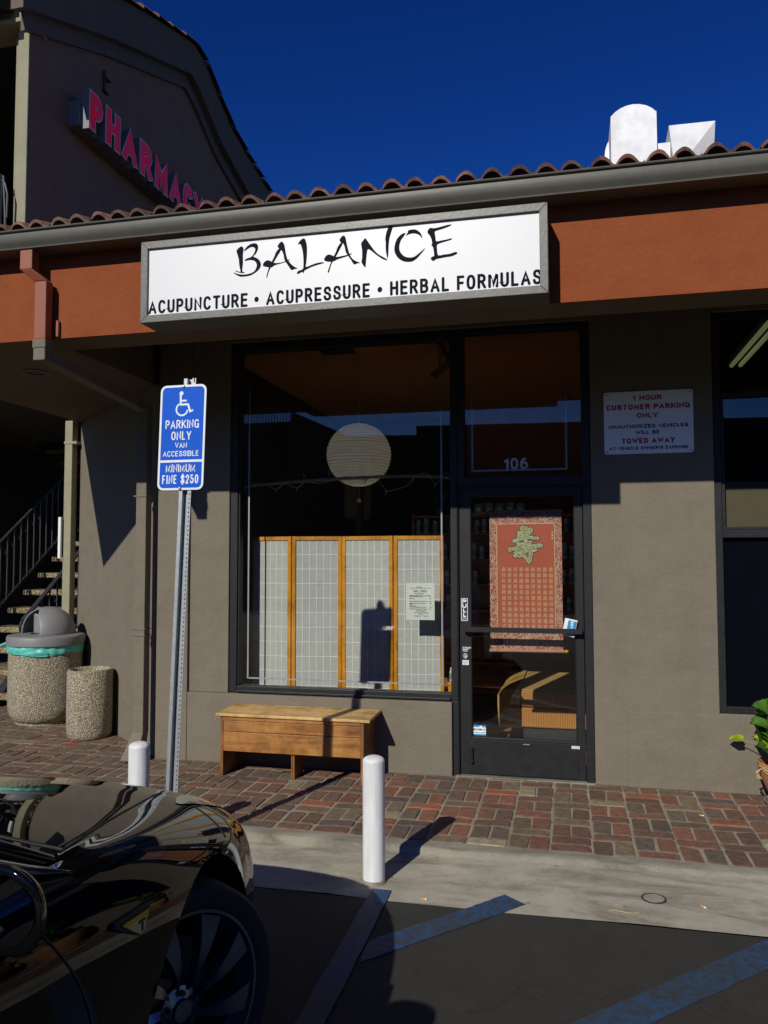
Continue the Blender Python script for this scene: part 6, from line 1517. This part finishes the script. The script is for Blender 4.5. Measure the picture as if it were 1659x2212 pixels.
s_list = [-4.06 + (0.91 + 4.06) * i / NS for i in range(NS + 1)]
v_list = [8.0 * j / NVs for j in range(NVs + 1)]
mb = MB(); rings = []
for s_ in s_list:
    row = hermite(ss_, PT, s_)
    half = [across(row, v_) for v_ in v_list]
    rings.append([(CX_ + p[0], CY_ + s_, p[1]) for p in half] + [(CX_ - p[0], CY_ + s_, p[1]) for p in half[-2::-1]])
mb.grid(rings, close_v=True)
nr = len(rings[0]); mb.f.append(tuple(range(nr))); mb.m.append(0); e_ = NS * nr; mb.f.append(tuple(range(e_, e_ + nr))); mb.m.append(0)
shell = mb.build('shell', [M['paint'], M['car_dark']], smooth=0)
cut = MB(); WY = (CY_ + 0.02, CY_ - 2.96); AR = 0.410; AZ = 0.297
for wy in WY:
    for x0, x1 in ((-1.50, -0.7), (-3.3, -2.50)):
        rr_ = AR if wy == WY[0] else 0.375
        ringA = [(x0, wy + rr_ * math.cos(2 * math.pi * q / 72), AZ + rr_ * math.sin(2 * math.pi * q / 72)) for q in range(72)]
        cut.add(ringA + [(x1, p[1], p[2]) for p in ringA], [tuple(range(72)), tuple(range(72, 144))] + [(q, (q + 1) % 72, 72 + (q + 1) % 72, 72 + q) for q in range(72)], 0)
cutter = cut.build('cutter', [M['car_dark']], smooth=0)
md = shell.modifiers.new('wheel_arches', 'BOOLEAN'); md.object = cutter; md.operation = 'DIFFERENCE'; md.solver = 'EXACT'
dg = bpy.context.evaluated_depsgraph_get(); dg.update()
me = bpy.data.meshes.new_from_object(shell.evaluated_get(dg))
bpy.data.objects.remove(shell); bpy.data.objects.remove(cutter)
me.materials.clear(); me.materials.append(M['paint']); me.materials.append(M['car_dark'])
for p in me.polygons:
    c = p.center; idx = 0
    for wy in WY:
        if math.hypot(c.y - wy, c.z - AZ) < (AR if wy == WY[0] else 0.375) + 0.002 and abs(p.normal.x) < 0.99 and abs(c.x - CX_) < 0.97: idx = 1 if math.hypot(c.y - wy, c.z - AZ) > 0.3 or abs(c.x - CX_) < 0.52 else idx
        if abs(c.x - CX_) < 0.52 and abs(p.normal.x) > 0.9 and math.hypot(c.y - wy, c.z - AZ) < 0.4: idx = 1
    if c.z < 0.17: idx = 1
    p.material_index = idx
me.polygons.foreach_set('use_smooth', [True] * len(me.polygons)); me.set_sharp_from_angle(angle=R(20))
me.transform(Matrix.Translation(-Vector(ORG[car.name])))
me.name = 'body'; body = bpy.data.objects.new('body', me); COL.objects.link(body); body.parent = car; ORG[body.name] = ORG[car.name]

def seam(name, pts, r=0.0035, parent=None, m=None):
    return MB().tube(pts, r, 6).build(name, m or M['car_dark'], parent or body, smooth=60)
for sd_ in (1, -1):
    seam('hood_gap', [body_pt(-0.50 + 1.02 * i / 30, 6.0, sd_) for i in range(31)])
    seam('door_gap', [body_pt(-0.62 + 0.03 * (i / 20) - 0.22 * (i / 20) ** 3 if i else -0.62, 3.0 + 2.6 * i / 20, sd_) for i in range(21)] if False else [body_pt(-0.585 - 0.02 * abs(i - 6) / 6 - (0.24 * ((i - 6) / 14) ** 2 if i > 6 else 0.0), 1.2 + 4.2 * i / 20, sd_) for i in range(21)])
    seam('bumper_gap', [body_pt(0.30 + 0.10 * i / 8, 4.05 + 1.0 * i / 8, sd_) for i in range(9)], 0.003)
seam('cowl_gap', [body_pt(-0.50 + 0.05 * (1 - (abs(i - 15) / 15) ** 2), 6.0 + 2.0 * (1 - abs(i - 15) / 15), 1 if i <= 15 else -1) for i in range(31)], 0.005)

def skin_patch(name, s0, s1, lo, hi, m, out, parent, side=1, ns=14, nv=8):
    rows = []
    for i in range(ns + 1):
        t = i / ns; s = s0 + (s1 - s0) * t
        rows.append([body_pt(s, lo(t) + (hi(t) - lo(t)) * j / nv, side, out) for j in range(nv + 1)])
    return MB().grid(rows).build(name, m, parent, smooth=60)
for sd_ in (1, -1):
    hl = skin_patch('headlight', 0.34, 0.80, lambda t: 5.30 - 1.15 * t, lambda t: 5.40 + 0.25 * math.sin(math.pi * t) - 0.25 * t, M['lamp_lens'], 0.003, car, sd_)
    skin_patch('orange_reflection', 0.42, 0.79, lambda t: 5.20 - 0.95 * t, lambda t: 5.25 - 0.95 * t, M['amber'], 0.005, hl, sd_)  # orange line on the lens is a reflection put into the colour
# side marker with its emblem
bx_ = -1.042
def mk(y, z, x): return (x, y, z)
mb = MB(); tri = [(-4.195, 0.752), (-4.185, 0.764), (-4.032, 0.752), (-4.026, 0.742), (-4.052, 0.684), (-4.066, 0.678)]
SX_ = ((0, 1, 0), (0, 0, 1), (1, 0, 0))
mb.prism(tri, (-1.068, 0, 0), *SX_, 0, 0.018); rp = mb.build('side_marker', M['car_dark'], car, smooth=0, bevel=0.004)
mb = MB(); mb.prism([(-4.168, 0.751), (-4.078, 0.690), (-4.062, 0.693), (-4.041, 0.740)], (-1.0485, 0, 0), *SX_, 0, 0.002); mb.build('lens', M['lens_pale'], rp, smooth=0)
mb = MB(); mb.prism([(-4.168, 0.7512), (-4.150, 0.738), (-4.046, 0.729), (-4.041, 0.740)], (-1.0464, 0, 0), *SX_, 0, 0.0008); mb.build('amber_edge', M['amber'], rp, smooth=0)
mb = MB(); mb.prism([(-4.092, 0.722), (-4.089, 0.728), (-4.060, 0.726), (-4.057, 0.719), (-4.069, 0.7205), (-4.070, 0.697), (-4.074, 0.697), (-4.079, 0.7205)], (-1.0464, 0, 0), *SX_, 0, 0.0015); mb.build('emblem', M['ink_black'], rp, smooth=0)

# greenhouse
def wind_pt(t, k, out=0.0):
    """windscreen: t across (-1..1), k from the cowl (0) to the roof (1)"""
    b = Vector((CX_ + 0.80 * t, CY_ - 0.47 - 0.09 * t * t, 0.925 - 0.02 * t * t)); r_ = Vector((CX_ + 0.56 * t, CY_ - 1.62 - 0.16 * t * t, 1.385 - 0.03 * t * t))
    p = b.lerp(r_, k); p.z += 0.07 * math.sin(math.pi * k) * (1 - 0.6 * t * t) + out; return p
MB().grid([[wind_pt(-1 + 2 * i / 20, k / 10) for i in range(21)] for k in range(11)]).build('windscreen', M['car_glass'], car, smooth=60)
rail = [(0.80, -0.56, 0.905), (0.73, -0.95, 1.12), (0.65, -1.35, 1.29), (0.56, -1.78, 1.355), (0.56, -2.3, 1.375), (0.55, -2.8, 1.33), (0.56, -3.3, 1.18), (0.62, -3.78, 1.0)]
belt = [(0.885, -0.60, 0.905), (0.88, -0.95, 0.93), (0.88, -1.35, 0.945), (0.88, -1.78, 0.955), (0.88, -2.3, 0.965), (0.88, -2.8, 0.975), (0.82, -3.3, 0.99), (0.70, -3.80, 0.99)]
def P3(p, sd_): return Vector((CX_ + sd_ * p[0], CY_ + p[1], p[2]))
for sd_ in (1, -1):
    MB().grid([[P3(a, sd_).lerp(P3(b, sd_), k / 6) + Vector((sd_ * 0.05 * math.sin(math.pi * k / 6), 0, 0)) for k in range(7)] for a, b in zip(rail, belt)]).build('side_window', M['car_glass'], car, smooth=60)
    MB().tube([P3(p, sd_) for p in rail], [0.026, 0.03, 0.03, 0.03, 0.03, 0.03, 0.035, 0.03], 10).build('roof_pillar', M['paint'], car, smooth=60)
    MB().tube([P3(p, sd_) + Vector((0, 0, -0.004)) for p in belt], 0.012, 8).build('window_trim', M['car_dark'], car, smooth=60)
MB().grid([[P3(p, -1).lerp(P3(p, 1), i / 12) + Vector((0, 0, 0.05 * math.sin(math.pi * i / 12))) for i in range(13)] for p in rail[3:6]]).build('roof', M['paint'], car, smooth=60)
MB().grid([[P3(p, -1).lerp(P3(p, 1), i / 12) + Vector((0, 0, 0.05 * math.sin(math.pi * i / 12))) for i in range(13)] for p in rail[5:]]).build('rear_window', M['car_glass'], car, smooth=60)
mb = MB(); mb.box(CX_ - 0.74, CX_ + 0.74, CY_ - 3.6, CY_ - 0.95, 0.955, 0.975); mb.box(CX_ - 0.7, CX_ + 0.7, CY_ - 1.1, CY_ - 0.8, 0.94, 0.97); mb.build('cabin', M['car_dark'], car, smooth=0)
for k0, k1, t0, t1, kk in ((0.05, 0.075, 0.86, 0.02, 0), (0.11, 0.14, 0.66, -0.25, 1)):
    pts = [wind_pt(t0 + (t1 - t0) * i / 10, k0 + (k1 - k0) * i / 10, 0.016) for i in range(11)]
    w_ = MB(); w_.tube(pts, 0.008, 6).build('wiper_blade', M['car_dark'], car, smooth=30)
    MB().tube([wind_pt(t0 + 0.02, k0 - 0.04, 0.012), wind_pt(t0 - 0.1, k0 + 0.0, 0.032), wind_pt((t0 + t1) / 2, (k0 + k1) / 2, 0.03)], [0.014, 0.011, 0.007], 6).build('wiper_arm', M['car_dark'], car, smooth=30)
MB().grid([[body_pt(-0.50 + 0.05 * (1 - t * t) - 0.02 + 0.0, 8.0, 1).lerp(Vector((0, 0, 0)), 0) * 0 + Vector((CX_ + 0.79 * t, CY_ - 0.455 - 0.065 * t * t - 0.035 * k, 0.921 - 0.03 * t * t - 0.004 * k)) for t in [-1 + 2 * i / 16 for i in range(17)]] for k in range(3)]).build('cowl', M['car_dark'], car, smooth=60)

# door mirrors
for sd_ in (1, -1):
    mc = Vector((CX_ + sd_ * 0.945, CY_ - 0.93, 0.978))
    rows = []
    for i in range(17):
        t = math.pi * i / 16
        rows.append([mc + Vector((0.112 * math.copysign(abs(math.cos(t)) ** 0.75, math.cos(t)), 0.062 * math.sin(t) * (math.sin(a_) if math.sin(a_) > 0 else 0.16 * math.sin(a_)), 0.082 * math.sin(t) ** 0.8 * math.cos(a_) - 0.012 * math.cos(t) * sd_)) for a_ in [2 * math.pi * q / 28 for q in range(28)]])
    mr = MB().grid(rows, close_v=True).build('mirror', M['paint'], car, smooth=60)
    rows = [[mc + Vector((0.102 * k * math.cos(a_), -0.0118 + 0.004 * k, 0.072 * k * math.sin(a_))) for a_ in [2 * math.pi * q / 28 for q in range(28)]] for k in (0.01, 0.5, 1.0)]
    MB().grid(rows, close_v=True).build('mirror_glass', M['mirror'], mr, smooth=60)
    MB().tube([mc + Vector((-sd_ * 0.075, 0, -0.05)), mc + Vector((-sd_ * 0.12, 0.015, -0.085))], [0.03, 0.035], 10).build('mirror_stalk', M['car_dark'], mr, smooth=60)

# wheels
def wheel(c, yaw, side):
    n = Vector((side * math.cos(yaw), -math.sin(yaw) * 1.0, 0)) if side > 0 else Vector((-math.cos(yaw), math.sin(yaw), 0))
    zx = n; xx = Vector((0, 0, 1)); yy = zx.cross(xx)
    mt = Matrix(((xx.x, yy.x, zx.x, 0), (xx.y, yy.y, zx.y, 0), (xx.z, yy.z, zx.z, 0), (0, 0, 0, 1)))
    mb = MB(); mb.lathe([(0.06, -0.02), (0.175, -0.02), (0.175, 0.0), (0.06, 0.0)], c, 40, mat=mt); wh = mb.build('wheel', M['iron'], car, smooth=40)
    mb = MB(); mb.lathe([(0.275, -0.115), (0.30, -0.122), (0.335, -0.118), (0.346, -0.10), (0.350, -0.05), (0.350, 0.05), (0.346, 0.10), (0.335, 0.118), (0.305, 0.124), (0.283, 0.120), (0.273, 0.112)], c, 80, mat=mt)
    mb.build('tyre', M['tyre'], wh, smooth=35)
    mb = MB(); mb.lathe([(0.275, -0.11), (0.24, -0.08), (0.24, 0.06), (0.262, 0.100), (0.268, 0.116), (0.277, 0.116), (0.279, 0.108)], c, 80, mat=mt)
    NB = 9
    for i in range(NB):
        a0_ = 2 * math.pi * i / NB; q4 = []
        def lp(r_, a_, z_): return Vector(c) + mt @ Vector((r_ * math.cos(a_), r_ * math.sin(a_), z_))
        rows = []
        for k in range(9):
            t = k / 8; r_ = 0.055 + (0.262 - 0.055) * t; sw_ = 0.30 * t; w0 = 0.15 if t < 0.1 else 0.15 + 0.04 * t; w1 = 0.20 + 0.10 * t
            rows.append([lp(r_, a0_ + sw_ - w0 * 0.9, 0.082 + 0.018 * t - 0.028), lp(r_, a0_ + sw_ - w0 * 0.9, 0.086 + 0.018 * t), lp(r_, a0_ + sw_ + w1 * 0.5, 0.100 + 0.008 * t), lp(r_, a0_ + sw_ + w1 * 0.5 + 0.01, 0.070 + 0.0 * t)])
        mb.grid(rows, close_v=True)
    mb.build('rim', M['rim'], wh, smooth=25)
    mb = MB(); mb.lathe([(0.066, 0.070), (0.062, 0.088), (0.045, 0.094), (0.032, 0.100), (0.030, 0.112), (0.001, 0.114)], c, 36, mat=mt); mb.build('hub_cap', M['rim'], wh, smooth=30)
    for i in range(5):
        a_ = 2 * math.pi * i / 5; p = Vector((0.049 * math.cos(a_), 0.049 * math.sin(a_), 0))
        mb = MB(); mb.lathe([(0.009, 0.100), (0.008, 0.114), (0.001, 0.115)], Vector(c) + mt @ p, 8, mat=mt); mb.build('wheel_nut', M['iron'], wh, smooth=20)
st_ = R(26)
wheel((-1.215, CY_ + 0.015, 0.30), st_, 1)
wheel((-2.785, CY_ - 0.015, 0.30), st_, -1)
wheel((-1.165, CY_ - 2.96, 0.30), 0.0, 1)
wheel((-2.835, CY_ - 2.96, 0.30), 0.0, -1)
MB().box(CX_ - 0.26, CX_ + 0.26, CY_ + 0.905, CY_ + 0.915, 0.36, 0.44).build('number_plate', M['car_dark'], car, smooth=0)
for sd_ in (1, -1): skin_patch('tail_light', -4.02, -3.86, lambda t: 4.2, lambda t: 5.2, M['red_rubber'], 0.004, car, sd_)
